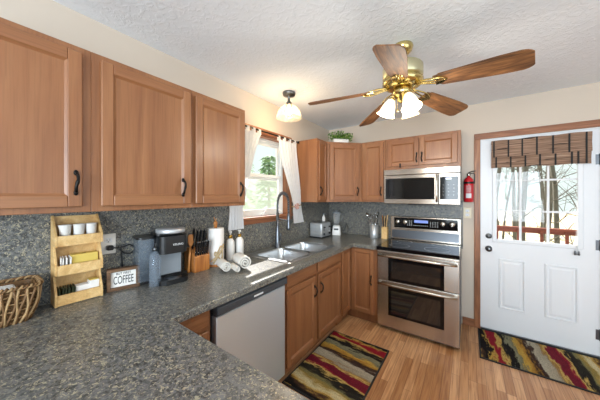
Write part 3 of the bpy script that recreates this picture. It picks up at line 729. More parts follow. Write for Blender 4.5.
bm = nb(); lathe(bm, [(.0458, .035), (.0458, .185)], seg=24, cap=False)
for v in list(bm.verts):
    pass
lb = obj('paper_label', bm, 'redl', t)
bm = nb()
for a0, a1, z0, z1 in ((-.55, .55, .045, .095),): 
    vs = [[bm.verts.new((.0463*math.sin(a0+(a1-a0)*i/8), -.0463*math.cos(a0+(a1-a0)*i/8), z)) for i in range(9)] for z in (z0, z1)]
    for i in range(8): bm.faces.new((vs[0][i], vs[0][i+1], vs[1][i+1], vs[1][i]))
for k in range(6):
    z0 = .108+k*.013; vs = [[bm.verts.new((.0463*math.sin(-.5+1.0*i/6), -.0463*math.cos(-.5+1.0*i/6), z)) for i in range(7)] for z in (z0, z0+.004)]
    for i in range(6): bm.faces.new((vs[0][i], vs[0][i+1], vs[1][i+1], vs[1][i]))
obj('print', bm, 'inkw', lb)
bm = nb(); lathe(bm, [(.0475, .20), (.0475, .222)], seg=24, cap=False); box(bm, -.02, .04, .19, .02, .0645, .24); obj('strap', bm, 'blkm', t)
bm = nb(); lathe(bm, [(.013, .285), (.016, .29), (.016, .31), (.010, .318)], seg=14); obj('valve', bm, 'steel', t)
bm = nb(); box(bm, -.007, -.02, .312, .007, .03, .320, .002); tube(bm, [(-.0, .0, .322), (.03, -.01, .335), (.065, -.015, .338)], .0055); tube(bm, [(.0, 0, .31), (.04, -.01, .315), (.055, -.005, .30), (.052, .0, .25), (.05, .0, .2)], .005); obj('lever_and_hose', bm, 'blk', t)

# ================================================================ ROMAN SHADE
t = thing('roman_blind', 'woven brown bamboo roman shade over the door window', 'window shade', (1.965, L-.05, 1.746))
SW = .70
def fold(z0, z1, y, nm):
    bm = nb(); n = 24; th = .006
    A = [[(SW*i/n, y+.004*math.sin(z*40), z+.003*math.sin(i*.7)) for i in range(n+1)] for z in [z0+(z1-z0)*j/8 for j in range(9)]]
    R0 = [[bm.verts.new(p) for p in r] for r in A]; R1 = [[bm.verts.new((p[0], p[1]+th, p[2])) for p in r] for r in A]
    for j in range(8):
        for i in range(n):
            bm.faces.new((R0[j][i], R0[j][i+1], R0[j+1][i+1], R0[j+1][i])); bm.faces.new((R1[j][i], R1[j+1][i], R1[j+1][i+1], R1[j][i+1]))
    for j in range(8):
        bm.faces.new((R0[j][0], R0[j+1][0], R1[j+1][0], R1[j][0])); bm.faces.new((R0[j][n], R1[j][n], R1[j+1][n], R0[j+1][n]))
    for i in range(n):
        bm.faces.new((R0[0][i], R1[0][i], R1[0][i+1], R0[0][i+1])); bm.faces.new((R0[8][i], R0[8][i+1], R1[8][i+1], R1[8][i]))
    o = obj(nm, bm, 'shade', t); return o
v1 = fold(.11, .283, -.006, 'valance'); v2 = fold(0.0, .16, .012, 'lower_fold')
bm = nb(); box(bm, 0, .0, .25, SW, .049, .28, .003); obj('headrail', bm, 'shade', t)
for x in (.02, .135, .24, .345, .455, .56, .665):
    bm = nb(); box(bm, x-.006, -.012, .108, x+.006, -.0085, .281); obj('ribbon_band', bm, M['dgrey'] and wood_band if False else 'wick', v1) if False else obj('ribbon_band', bm, 'ink', v1)
for x in (.04, .155, .265, .37, .475, .58, .62, .67):
    bm = nb(); box(bm, x-.006, .0055, .0, x+.006, .0085, .115); obj('ribbon_band', bm, 'ink', v2)
bm = nb()
for x in (.612, .622): tube(bm, [(x, .03, .25), (x, .028, -.3), (x, .028, -.80)], .0012, 5)
obj('pull_cord', bm, 'vinyl', t)
for x in (.606, .628):
    bm = nb(); lathe(bm, [(.002, .0), (.006, -.01), (.009, -.035), (.006, -.04), (0, -.04)], (x, .028, -.80), 10); obj('cord_tassel', bm, 'gun', t)

# ================================================================ CURTAINS
t = thing('curtain_rod', 'thin dark curtain rod across the top of the window', 'curtain rod', (.062, 1.60, 2.108))
bm = nb(); cyl(bm, (0, 0, 0), (0, .945, 0), .008); obj('rod', bm, 'blkm', t)
for y in (0, .945): 
    bm = nb(); lathe(bm, [(0, -.016), (.012, -.010), (.015, 0), (.012, .01), (0, .016)], (0, y, 0), 12); obj('finial', bm, 'blkm', t)
for y in (.035, .90):
    bm = nb(); box(bm, -.043, y-.008, -.018, -.038, y+.008, .018); cyl(bm, (-.04, y, 0), (0, y, 0), .005, 8); obj('bracket', bm, 'blkm', t)
def curtain(edges, label, side):
    t = thing('curtain', label, 'curtain', (.062, (edges[0][1]+edges[0][2])/2, edges[-1][0]), group=None)
    ox, oy, oz = t.location
    bm = nb(); NU, NV = 60, 48; V = []
    zt, zb = edges[0][0], edges[-1][0]
    for j in range(NV+1):
        z = zt+(zb-zt)*j/NV; k = 0
        while k < len(edges)-2 and z < edges[k+1][0]: k += 1
        f = (z-edges[k][0])/(edges[k+1][0]-edges[k][0]); f = f*f*(3-2*f) if False else f
        a = edges[k][1]+(edges[k+1][1]-edges[k][1])*f; b = edges[k][2]+(edges[k+1][2]-edges[k][2])*f
        row = []
        for i in range(NU+1):
            u = i/NU; amp = .010+.006*math.sin(3*z)+.004*(1-abs(j/NV-.7))
            row.append(bm.verts.new((ox-.062+.062+.010+amp*math.sin(u*2*PI*6+z*1.5)+.004*math.sin(u*31+z*9)-ox, a+(b-a)*u-oy, z-oz)))
        V.append(row)
    for j in range(NV):
        for i in range(NU):
            f = bm.faces.new((V[j][i], V[j][i+1], V[j+1][i+1], V[j+1][i])); f.smooth = True
    c = obj('cloth_panel', bm, 'sheer', t, norm=False)
    a, b = edges[0][1], edges[0][2]; n = 4
    for k in range(n):
        y = a+.02+(b-a-.04)*k/(n-1)
        bm = nb(); w2 = .016
        pts = []
        for q in range(13):
            an = PI*q/12; pts.append((.0105*math.cos(an), .0105*math.sin(an)))
        pts = [(.012, -.045)]+pts+[(-.0115, -.045)]
        r0 = [bm.verts.new((p[0], y-w2-oy, zt+.034+p[1]-oz)) for p in pts]; r1 = [bm.verts.new((p[0], y+w2-oy, zt+.034+p[1]-oz)) for p in pts]
        for q in range(len(pts)-1): f = bm.faces.new((r0[q], r1[q], r1[q+1], r0[q+1])); f.smooth = True
        obj('hanging_tab', bm, 'sheer', t)
    return t
zt = 2.074
tR = curtain([(zt, 2.16, 2.49), (1.80, 2.235, 2.525), (1.52, 2.36, 2.57), (1.345, 2.43, 2.585), (1.28, 2.42, 2.60), (1.125, 2.44, 2.64)], 'white sheer curtain tied back on the right of the window, with flowers', 1)
tL = curtain([(zt, 1.63, 1.90), (1.90, 1.60, 1.82), (1.70, 1.56, 1.755), (1.40, 1.50, 1.67), (1.33, 1.505, 1.655), (1.15, 1.49, 1.665)], 'white sheer curtain on the left of the window, hanging beside the cabinet', -1)
oz = tR.location.z; oy = tR.location.y
bm = nb(); pts = [(.05*math.cos(a)*1.0-.0+.012, 2.50+.085*math.sin(a)-oy, 1.335-oz+.012*math.sin(a)) for a in [2*PI*i/24 for i in range(24)]]
tube(bm, [(p[0]*.55+.004, p[1], p[2]) for p in pts], .006, 6, closed=True); tb = obj('tieback', bm, 'twine', tR)
bm = nb()
for k in range(7):
    a = k*2*PI/7; r = .024 if k else 0
    c = (.055+random.uniform(-.005, .008), 2.45+r*1.6*math.cos(a)-oy, 1.33+r*math.sin(a)-oz)
    for p in range(5):
        b_ = 2*PI*p/5; lathe(bm, [(0, -.004), (.008, 0), (.006, .004), (0, .005)], seg=7, mx=T(c[0], c[1]+.009*math.cos(b_), c[2]+.009*math.sin(b_)) @ RY(R90+.3*math.sin(b_)))
obj('flower_bunch', bm, 'pink', tR)

# ================================================================ CEILING FAN
FX, FY = 1.40, 1.90
t = thing('ceiling_fan', 'brass ceiling fan with five oak blades and three lit tulip shades', 'ceiling fan', (FX, FY, H))
bm = nb(); lathe(bm, [(.065, -.0005), (.068, -.012), (.06, -.035), (.042, -.055), (.02, -.066), (.012, -.07)], seg=32); obj('canopy', bm, 'brass', t)
bm = nb(); lathe(bm, [(.012, -.06), (.012, -.155)], seg=14); obj('downrod', bm, 'brass', t)
bm = nb(); lathe(bm, [(.02, -.118), (.05, -.124), (.085, -.128), (.118, -.140), (.128, -.152), (.128, -.215), (.122, -.225), (.10, -.232)], seg=40); obj('motor_housing', bm, 'brassm', t)
bm = nb(); lathe(bm, [(.10, -.2325), (.125, -.236), (.130, -.25), (.115, -.272), (.085, -.285), (.05, -.29)], seg=40)
for k in range(30):
    a = 2*PI*k/30; cyl(bm, (.128*math.cos(a), .128*math.sin(a), -.238), (.098*math.cos(a), .098*math.sin(a), -.279), .0035, 6)
obj('vented_rim', bm, 'brass', t)
bm = nb(); lathe(bm, [(.05, -.290), (.062, -.296), (.064, -.325), (.05, -.34), (.035, -.352), (.03, -.37), (.012, -.385), (0, -.387)], seg=28); obj('light_fitter', bm, 'brass', t)
for k in range(5):
    a = math.radians(-11.5+72*k)
    bm = nb(); pts2 = []
    r0, r1 = .20, .648; n = 40
    top = []
    for i in range(n+1):
        u = i/n; x = r0+(r1-r0)*u; hw = .052+.022*min(1, u*1.4)
        if u > .9: hw *= math.sqrt(max(0, 1-((u-.9)/.1)**2*.55))
        if u < .06: hw *= .8
        top.append((x, hw))
    poly = [(x, -h) for x, h in top]+[(x, h) for x, h in reversed(top)]
    prism(bm, poly, -.003, .003, bev=.001)
    pitch = RX(math.radians(-15)); droop = RY(math.radians(6))
    mxb = T(0, 0, -.280) @ droop @ pitch
    bmesh.ops.transform(bm, matrix=mxb, verts=bm.verts[:])
    b_ = obj('blade', bm, 'blade', t, rot=(0, 0, a))
    bm = nb()
    for s in (-1, 1): tube(bm, [(.085, .012*s, -.283), (.12, .022*s, -.287), (.16, .036*s, -.295), (.205, .040*s, -.306), (.25, .022*s, -.311), (.262, 0, -.312)], .006, 6)
    tube(bm, [(.085, 0, -.283), (.13, 0, -.288), (.18, 0, -.301), (.25, 0, -.311)], .006, 6)
    prism(bm, [(.20, -.04), (.24, -.034), (.275, 0), (.24, .034), (.20, .04), (.215, 0)], -.0075, -.0035, mx=mxb)
    obj('blade_iron', bm, 'brass', b_)
for k, az in enumerate((-48, 72, 192)):
    a = math.radians(az); ca, sa = math.cos(a), math.sin(a)
    bm = nb(); tube(bm, [(0.03*ca, .03*sa, -.325), (.048*ca, .048*sa, -.318), (.058*ca, .058*sa, -.33), (.062*ca, .062*sa, -.345)], .007, 8)
    mx = T(.062*ca, .062*sa, -.342) @ RZ(a) @ RY(math.radians(-22)) @ RX(PI)
    lathe(bm, [(.010, 0), (.022, .006), (.024, .02)], seg=16, mx=mx); arm = obj('lamp_arm', bm, 'brass', t)
    bm = nb(); prof = [(.021, .012), (.030, .03), (.041, .055), (.047, .078), (.049, .095), (.054, .112), (.061, .122)]
    lathe(bm, prof, seg=24, mx=mx, cap=False)
    for v in bm.verts: pass
    obj('lamp_shade', bm, 'tulip', arm)
    c = mx @ Vector((0, 0, .15)); light('fan_bulb', 'POINT', (FX+c.x, FY+c.y, H+c.z), 7.0, (1, .92, .80), radius=.04)
for dx, ln in ((.03, .10), (-.025, .07)):
    bm = nb(); tube(bm, [(dx, -.03, -.345), (dx, -.03, -.36-ln)], .0014, 5); lathe(bm, [(0, 0), (.005, -.004), (.006, -.018), (0, -.024)], (dx, -.03, -.36-ln), 8); obj('pull_chain', bm, 'brass', t)

# schoolhouse-style semi flush light over the sink
t = thing('ceiling_light', 'small ceiling light with ribbed glass dome over the sink', 'ceiling light', (.32, 2.03, H))
bm = nb(); lathe(bm, [(.062, -.0005), (.064, -.012), (.058, -.028), (.025, -.034), (.013, -.04), (.013, -.085), (.020, -.09), (.030, -.10), (.034, -.118), (.036, -.125)], seg=28); obj('fixture_base', bm, 'gun', t)
bm = nb(); prof = [(.034, -.118), (.060, -.132), (.088, -.155), (.108, -.185), (.120, -.22), (.124, -.25), (.122, -.254), (.118, -.22), (.106, -.187), (.086, -.158), (.058, -.136), (.034, -.122)]
lathe(bm, prof, seg=60, cap=False)
for v in bm.verts:
    a = math.atan2(v.co.y, v.co.x); r = math.hypot(v.co.x, v.co.y)
    if r > .05: s = 1+.012*math.cos(a*30); v.co.x *= s; v.co.y *= s
obj('glass_shade', bm, 'dome', t)
bm = nb(); lathe(bm, [(.012, -.125), (.014, -.14), (.026, -.165), (.030, -.185), (.024, -.205), (.01, -.215), (0, -.217)], seg=18); obj('bulb', bm, 'bulb', t)
light('sink_bulb', 'POINT', (.32, 2.03, H-.235), 6.5, (1, .70, .38), radius=.03)

# ================================================================ MATS
def mat_rug(label, x0, y0, x1, y1, mat, seed):
    t = thing('floor_mat', label, 'mat', ((x0+x1)/2, (y0+y1)/2, 0.0005))
    w2, h2 = (x1-x0)/2, (y1-y0)/2
    bm = nb(); nx, ny = 24, 24; 
    V = [[bm.verts.new((-w2+.012+(2*w2-.024)*i/nx, -h2+.012+(2*h2-.024)*j/ny, .0095+.0008*noise.noise(Vector((i*.6, j*.6, seed))))) for i in range(nx+1)] for j in range(ny+1)]
    for j in range(ny):
        for i in range(nx): bm.faces.new((V[j][i], V[j][i+1], V[j+1][i+1], V[j+1][i]))
    obj('woven_pile', bm, mat, t, norm=False)
    bm = nb(); grid_slab(bm, [-w2, -w2+.013, w2-.013, w2], [-h2, -h2+.013, h2-.013, h2], lambda x, y: True, 0, .0085); obj('dark_border', bm, 'ink', t)
mat_rug('striped red, gold and black kitchen mat lying along the sink cabinets', .585, 1.60, 1.165, 2.47, rug_mat('striped_pile', 'y', .66, True), 1)
mat_rug('striped red, gold and black door mat in front of the white door', 1.85, 2.845, 3.0, 3.425, rug_mat('striped_pile_across', 'x', .51), 5)

# ================================================================ COUNTER ITEMS, LEFT
# wicker basket
BC = (.100, .212); bw, bl, bh = .086, .165, .155
t = thing('wicker_basket', 'open wicker basket holding a folded cloth at the far left', 'basket', (BC[0], BC[1], CT))
def rr_pt(u, sx, sy, z):
    pts = rrect(-sx, -sy, sx, sy, min(sx, sy)*.45, 6); n = len(pts)
    # resample by arc length
    d = [0]
    for i in range(n): d.append(d[-1]+math.dist(pts[i], pts[(i+1) % n]))
    s = (u % 1)*d[-1]
    for i in range(n):
        if d[i+1] >= s: f = (s-d[i])/(d[i+1]-d[i]+1e-9); a, b = pts[i], pts[(i+1) % n]; return (a[0]+(b[0]-a[0])*f, a[1]+(b[1]-a[1])*f, z)
    return (*pts[0], z)
ns = 68
bm = nb()
for k in range(ns):
    u = k/ns; pts = []
    for q in range(8):
        f = q/7; s = .80+.2*f+.05*math.sin(f*PI); p = rr_pt(u+.012*math.sin(f*5+k*2.3)*.6, bw*s, bl*s, bh*f*.96); pts.append(p)
    tube(bm, [(p[0]*1.03, p[1]*1.02, p[2]) for p in pts], .0052, 5, mat=k % 2)
obj('stakes', bm, ['wickd', 'wick'], t)
bm = nb()
for r in range(9):
    f = .06+r*.105; s = .80+.2*f+.05*math.sin(f*PI)
    n = 132; pts = []
    for i in range(n):
        x, y, z = rr_pt(i/n, bw*s, bl*s, bh*f); o = .004*math.cos(PI*(i*ns/n)+r*PI); ln = math.hypot(x, y)
        pts.append((x+x/ln*o, y+y/ln*o, z))
    tube(bm, pts, .0026, 5, closed=True, mat=r % 2)
loft(bm, [[(x*s_, y*s_, z_) for x, y in rrect(-bw*.95, -bl*.965, bw*.95, bl*.965, .03, 5)] for z_, s_ in ((.002, .79), (bh*.5, .93), (bh*.97, .985))])
obj('woven_rows', bm, ['wick', 'wickd'], t)
bm = nb()
for ph in (0, PI):
    n = 200; pts = []
    for i in range(n):
        x, y, z = rr_pt(i/n, bw*1.03, bl*1.02, bh+.002); a = 2*PI*i/n*34+ph; ln = math.hypot(x, y)
        pts.append((x+x/ln*.006*math.cos(a), y+y/ln*.006*math.cos(a), z+.006*math.sin(a)))
    tube(bm, pts, .0048, 6, closed=True, mat=0 if ph else 1)
obj('braided_rim', bm, ['wick', 'wickd'], t)
bm = nb(); prism(bm, rrect(-bw*.8, -bl*.8, bw*.8, bl*.8, .03), .001, .008); obj('basket_floor', bm, 'wick', t)
bm = nb()
for q in range(3): prism(bm, rrect(-.055, -.12, .055, .12, .012, 3), .0, .0, ) if False else None
for q, z in enumerate((.010, .065, .117)):
    box(bm, -.058+.004*q, -.125+.006*q, z, .058-.003*q, .118-.01*q, z+.033, .012, seg=3)
tag(obj('folded_napkins', bm, 'paper', loc=(BC[0], BC[1], CT)), 'folded white napkins lying inside the wicker basket', 'napkins')

# bamboo shelf organiser: local x along +y world after rot, front -y
OW = .19; OY = .432
t = thing('bamboo_organizer', 'three-tier bamboo organiser shelf holding cups and sachets', 'organiser', (.0085, OY, CT), R90)
dp = .098
HS = .452
sil = [(0, 0), (-dp, 0), (-dp, .055), (-dp+.012, .075), (-dp+.038, .13), (-dp+.038, .15), (-dp, .155), (-dp, .205), (-dp+.012, .225), (-dp+.038, .28), (-dp+.038, .295), (-dp, .30), (-dp, .35), (-dp+.02, .375), (-.012, HS), (0, HS)]
Mside = Matrix(((0, 0, 1, 0), (1, 0, 0, 0), (0, 1, 0, 0), (0, 0, 0, 1)))
for x in (0, OW-.01):
    bm = nb(); prism(bm, sil, x, x+.010, mx=Mside, bev=.001); obj('side_panel', bm, 'bamboo', t)
bm = nb(); box(bm, .0105, -.008, 0, OW-.0105, 0, HS-.004); obj('back_panel', bm, 'bamboo', t)
for z in (0.003, .152, .300):
    bm = nb(); box(bm, .0105, -dp+.012, z, OW-.0105, -.0085, z+.007); s = obj('shelf', bm, 'bamboo', t)
    bm = nb(); box(bm, .004 if False else .0105, -dp, z, OW-.0105, -dp+.0105, z+.052, .001); obj('front_rail', bm, 'bamboo', s)
def onshelf(u, v, z): return (.0085+v, OY+u, CT+z)
def cupb():
    bm = nb(); lathe(bm, [(.019, 0), (.021, .003), (.0275, .052), (.0295, .054), (.0295, .057), (.0265, .057), (.020, .006), (0, .006)], seg=22); return bm
cs = [.044, .098, .149]
lab = ['white paper cup nearest the basket on the top tier', 'middle one of three white cups on the top tier', 'white paper cup nearest the outlet on the top tier']
m0 = None
for u, lb_ in zip(cs, lab):
    if m0 is None: o = obj('paper_cup', cupb(), 'cer'); m0 = o
    else: o = m0.copy(); COL.objects.link(o)
    o.location = onshelf(u, .055, .3075); tag(o, lb_, 'cup', 'cups on the bamboo organiser')
    o.scale = (.88, .88, 1.7)
def packs(name, n, u0, du, v, z, sz, mat, label, cat, group, tilt=.25):
    m = None
    for i in range(n):
        if m is None:
            bm = nb(); box(bm, -sz[0]/2, -sz[1]/2, 0, sz[0]/2, sz[1]/2, sz[2], min(sz)*.3); o = obj(name, bm, mat); m = o
        else: o = m.copy(); COL.objects.link(o)
        o.location = onshelf(u0+du*i, v, z); o.rotation_euler = (random.uniform(-.06, .06)-tilt*.0, tilt*.5, random.uniform(-.12, .12)); tag(o, label, cat, group)
packs('sugar_packet', 5, .028, .0078, .052, .163, (.05, .005, .078), 'paper', 'white sugar packets at the left end of the middle tier', 'packet', 'white packets on the middle tier')
bm = nb(); box(bm, -.026, -.055, 0, .026, .055, .084, .002); o = obj('tea_box', bm, 'yel', loc=onshelf(.120, .047, .161)); tag(o, 'yellow box on the middle tier of the bamboo organiser', 'box')
bm = nb(); lathe(bm, [(.010, 0), (.010, .0006)], (.0, -.0, .0842), 16, sx=.6); obj('box_print', bm, 'ink', o)
packs('tea_sachet', 8, .022, .0078, .052, .012, (.052, .0055, .074), 'kraft', 'dark green tea sachets at the left of the bottom tier', 'sachet', 'dark sachets on the bottom tier')
bm = nb(); box(bm, -.024, -.030, 0, .024, .030, .068, .003); o = obj('sweetener_stack', bm, 'paper', loc=onshelf(.110, .052, .011)); tag(o, 'white packet bundle in the middle of the bottom tier', 'packet')
bm = nb(); box(bm, -.026, -.021, 0, .026, .021, .082, .003); o = obj('coffee_sachet_box', bm, ['paper'], loc=onshelf(.158, .054, .011)); tag(o, 'white and yellow packet box at the right of the bottom tier', 'box')
bm = nb(); box(bm, -.0235, -.020, .0823, .0235, .020, .0863, .001); obj('yellow_lid', bm, 'yel', o)
# coffee sign
t = thing('coffee_sign', 'small weathered wooden box sign reading COFFEE', 'sign', (.088, .725, CT), R90+math.radians(-14))
sw, sh, sd = .079, .128, .035
bm = nb(); box(bm, -sw, -sd/2, 0, sw, sd/2, .018, .002); box(bm, -sw, -sd/2, sh-.018, sw, sd/2, sh, .002); box(bm, -sw, -sd/2, .018, -sw+.018, sd/2, sh-.018, .002); box(bm, sw-.018, -sd/2, .018, sw, sd/2, sh-.018, .002)
obj('wooden_frame', bm, 'sign', t)
bm = nb(); box(bm, -sw+.0185, 0, .0185, sw-.0185, .006, sh-.0185); sp_ = obj('sign_panel', bm, 'paper', t)
text('lettering', 'COFFEE', .066, t, T(0, -.001, .055) @ RX(R90), sx=.43)
text('small_lettering', 'BUT FIRST', .019, t, T(0, -.001, .094) @ RX(R90), sx=.85)

# coffee maker
t = thing('coffee_maker', 'black and silver single-cup coffee maker with side water tank', 'coffee maker', (.12, .968, CT), R90+math.radians(-8))
# front is local -y, x along the wall
bm = nb(); prism(bm, rrect(-.085, -.04, .085, .10, .03), .0, .315); obj('tower', bm, 'blk', t)
bm = nb(); prism(bm, rrect(-.084, -.125, .084, -.0405, .03), .215, .30); prism(bm, rrect(-.082, -.122, .082, -.041, .03), .19, .215); hd = obj('brew_head', bm, 'blk', t)
bm = nb(); lathe(bm, [(.083, .0), (.086, .006), (.086, .024), (.078, .03), (0, .031)], (0, -.045, .3155), 32); obj('silver_lid', bm, 'satin', t)
bm = nb(); box(bm, -.066, -.050, .045, .066, -.0405, .189, .003); obj('grey_panel', bm, 'grey', t)
bm = nb(); prism(bm, rrect(-.088, -.145, .088, -.0405, .045), 0, .03); lathe(bm, [(.05, 0), (.05, .003), (0, .003)], (0, -.09, .0301), 24, mat=1); obj('drip_tray', bm, ['blk', 'steeld'], t)
text('lettering', 'KEURIG', .018, t, T(.02, -.1262, .245) @ RX(R90), 'inkw')
bm = nb(); box(bm, -.185, -.02, 0, -.0855, .10, .028, .004); obj('tank_base', bm, 'blk', t)
bm = nb(); prism(bm, rrect(-.187, -.055, -.088, .10, .03), .2855, .300); obj('tank_cover', bm, 'blk', t)
bm = nb(); pr = rrect(-.182, -.05, -.0905, .095, .025); loft(bm, [[(x, y, .0285) for x, y in pr], [(x, y, .285) for x, y in pr]], cap0=True, smooth=True); obj('water_tank', bm, 'clearp', t)
t = thing('glass_bottle', 'clear pump bottle standing in front of the coffee maker tank', 'bottle', (.19, .855, CT))
bm = nb(); lathe(bm, [(.0, .001), (.030, .001), (.031, .01), (.031, .17), (.024, .195), (.012, .21), (.012, .215)], seg=20, cap=False); obj('bottle', bm, 'clearp', t)
bm = nb(); lathe(bm, [(.013, .2155), (.013, .235), (.005, .238), (.005, .262), (0, .262)], seg=14); tube(bm, [(0, 0, .258), (.02, -.005, .262), (.028, -.008, .255)], .004); obj('pump_top', bm, 'gun', t)

# knife block
t = thing('knife_block', 'slanted wooden knife block between coffee maker and paper towels', 'knife block', (.105, 1.19, CT), R90)
MX = Matrix(((0, 0, 1, 0), (1, 0, 0, 0), (0, 1, 0, 0), (0, 0, 0, 1)))   # (a,b,c)->(c,a,b)
bm = nb(); prism(bm, [(.075, 0), (-.06, 0), (-.06, .112), (.012, .175), (.075, .165)], -.062, .062, mx=MX, bev=.002); kb = obj('block', bm, 'block', t)
text('lettering', 'CUTLERY', .013, t, T(0, -.0603, .06) @ RX(R90), 'ink') if False else None
ddir = Vector((0, -.22, .97)).normalized()
def knife(x, y, z, ln, wd, label, tilt=0):
    d = Vector((tilt, ddir.y, ddir.z)).normalized(); q = d.to_track_quat('Z', 'Y').to_matrix().to_4x4()
    t2 = thing('kitchen_knife', label, 'knife', (0, 0, 0), 0, 'knives in the wooden block')
    t2.matrix_world = T(.105, 1.19, CT) @ RZ(R90) @ T(x, y, z) @ q
    bm = nb(); box(bm, -.0012, -.011, -.05, .0012, .011, .004); obj('blade', bm, 'chrome', t2)
    bm = nb(); prism(bm, rrect(-wd*.42, -wd, wd*.42, wd, wd*.3, 3), .004, ln, bev=.001); h_ = obj('handle', bm, 'blk', t2)
    bm = nb(); 
    for f in (.25, .5, .75): cyl(bm, (-wd*.45, 0, ln*f), (wd*.45, 0, ln*f), .0025, 8)
    obj('rivet', bm, 'chrome', h_)
    bm = nb(); prism(bm, rrect(-wd*.44, -wd*1.03, wd*.44, wd*1.03, wd*.3, 3), ln, ln+.004); obj('end_cap', bm, 'chrome', h_)
for i, x in enumerate((-.045, -.027, -.009, .009, .027, .045)):
    knife(x, -.052+.004, .1185, .105, .009, 'black-handled steak knife in the front row of the knife block')
knife(-.045, .0, .166, .155, .014, 'large black-handled knife at the coffee-maker end of the back row')
knife(-.015, .0, .166, .135, .012, 'black-handled knife in the middle of the back row')
knife(.012, .0, .166, .140, .012, 'black-handled knife behind the steak knives, third in back row')
knife(.042, .0, .166, .135, .012, 'black-handled knife in the back row nearest the paper towels')
# wooden spoon & scissors style board leaning left of the block
t = thing('wooden_spatula', 'orange-brown wooden utensil leaning against the left of the knife block', 'spatula', (.14, 1.098, CT))
bm = nb(); tube(bm, [(0, 0, .008), (-.006, .010, .10), (-.012, .022, .19)], [.009, .008, .007], 8, flat=.6); obj('handle', bm, 'block', t)
bm = nb(); mx = T(-.014, .024, .19) @ RX(-.1) @ RZ(R90*.9)
prism(bm, [(-.008, 0), (.008, 0), (.02, .03), (.024, .07), (.018, .085), (-.018, .085), (-.024, .07), (-.02, .03)], -.003, .003, mx=mx @ RX(R90), bev=.001); obj('spatula_head', bm, 'block', t)

# paper towels
t = thing('paper_towel_holder', 'paper towel roll with a twine bow on an upright holder', 'paper towels', (.095, 1.352, CT))
bm = nb(); lathe(bm, [(.075, 0), (.075, .01), (.068, .014), (0, .014)], seg=28); obj('base', bm, 'block', t)
bm = nb(); lathe(bm, [(.012, .014), (.012, .32), (.017, .325), (.014, .345), (.007, .352), (0, .352)], seg=14); tube(bm, [(-.0, 0, .35), (-.004, -.008, .37), (.004, -.016, .385)], .003, 6); tube(bm, [(0, 0, .35), (.003, .008, .372)], .003, 6); obj('pole', bm, 'block', t)
bm = nb(); lathe(bm, [(.02, .016), (.064, .016), (.066, .02), (.066, .292), (.064, .296), (.02, .296)], seg=36, cap=False); lathe(bm, [(.02, .016), (.02, .296)], seg=20, cap=False); obj('paper_roll', bm, 'paper', t)
bm = nb()
hel = [((.069)*math.cos(a), (.069)*math.sin(a), .07+.10*k/20) for k, a in ((k, -2.0+3.1*k/20) for k in range(21))]
c_, s_ = math.cos(-.35), math.sin(-.35)
def on(v, z): return (.0705*math.cos(-.35+v), .0705*math.sin(-.35+v), z)
tube(bm, [on(-.7+.1*k, .045+.10*(k/14)**1.2) for k in range(15)], .008, 7)
tube(bm, [on(.75, .17-.0*1), on(.5, .13), on(.2, .10), on(-.2, .06), on(-.5, .025)], .008, 7)
tube(bm, [on(.1+.45*math.cos(a), .10+.035*math.sin(2*a)+.03*math.sin(a)) for a in [2*PI*k/24 for k in range(24)]], .006, 6, closed=True)
obj('twine_bow', bm, 'twine', t)
# soap bottles
def soap():
    t = thing('soap_bottle', 'white pump soap bottle nearest the paper towels', 'soap bottle', (.075, 1.515, CT), -.5, 'white pump bottles by the sink')
    bm = nb(); lathe(bm, [(0, 0), (.034, 0), (.037, .004), (.037, .145), (.033, .165), (.018, .182), (.014, .188), (.014, .192)], seg=28); b_ = obj('bottle', bm, 'cer', t)
    bm = nb(); lathe(bm, [(.0172, .186), (.0172, .212), (.008, .214), (0, .214)], seg=18); obj('gold_collar', bm, 'gold', t)
    bm = nb(); lathe(bm, [(.006, .2141), (.006, .235), (.013, .236), (.013, .248), (0, .249)], seg=14); tube(bm, [(0, 0, .243), (.03, 0, .245), (.045, 0, .238)], [.006, .005, .004], 8); obj('pump', bm, 'cer', t)
    return t
s0 = soap(); s1 = dup(s0, (.080, 1.612, CT), -.45, 'white pump soap bottle nearest the sink')
# rolled towels
def roll(c, r, ln, rz, label):
    t = thing('rolled_towel', label, 'towel', (c[0], c[1], CT+r+.0015), rz, 'rolled white towels on the worktop')
    bm = nb(); th = r*.17; turns = 2.5; n = 110; inn, out = [], []
    P = []
    for i in range(n+1):
        a = 2*PI*turns*i/n; rad = r*.12+(r*.9-r*.12)*i/n; P.append((rad*math.cos(a), rad*math.sin(a)))
    secs = []
    for (y, gs) in ((-ln/2, .97), (-ln/2+.006, 1), (0, 1.02), (ln/2-.006, 1), (ln/2, .97)):
        o1 = [bm.verts.new((p[0]*(1+th*.5/math.hypot(*p))*gs, y, p[1]*(1+th*.5/math.hypot(*p))*gs)) for p in P]
        i1 = [bm.verts.new((p[0]*(1-th*.5/math.hypot(*p))*gs, y, p[1]*(1-th*.5/math.hypot(*p))*gs)) for p in P]
        secs.append((o1, i1))
    for (a, b), (c_, d) in zip(secs, secs[1:]):
        for i in range(n):
            for f in (bm.faces.new((a[i], a[i+1], c_[i+1], c_[i])), bm.faces.new((b[i], d[i], d[i+1], b[i+1]))): f.smooth = True
        bm.faces.new((a[n], b[n], d[n], c_[n])); bm.faces.new((a[0], c_[0], d[0], b[0]))
    for o1, i1 in (secs[0], secs[-1]):
        for i in range(n): bm.faces.new((o1[i], o1[i+1], i1[i+1], i1[i]))
    obj('terry_roll', bm, 'terry', t)
roll((.345, 1.408), .055, .15, R90-.35, 'largest rolled white towel, nearest the sink')
roll((.29, 1.285), .041, .13, R90-.35, 'rolled white towel nearest the knife block')
roll((.365, 1.326), .026, .11, R90-.35, 'smallest rolled white towel between the other two')

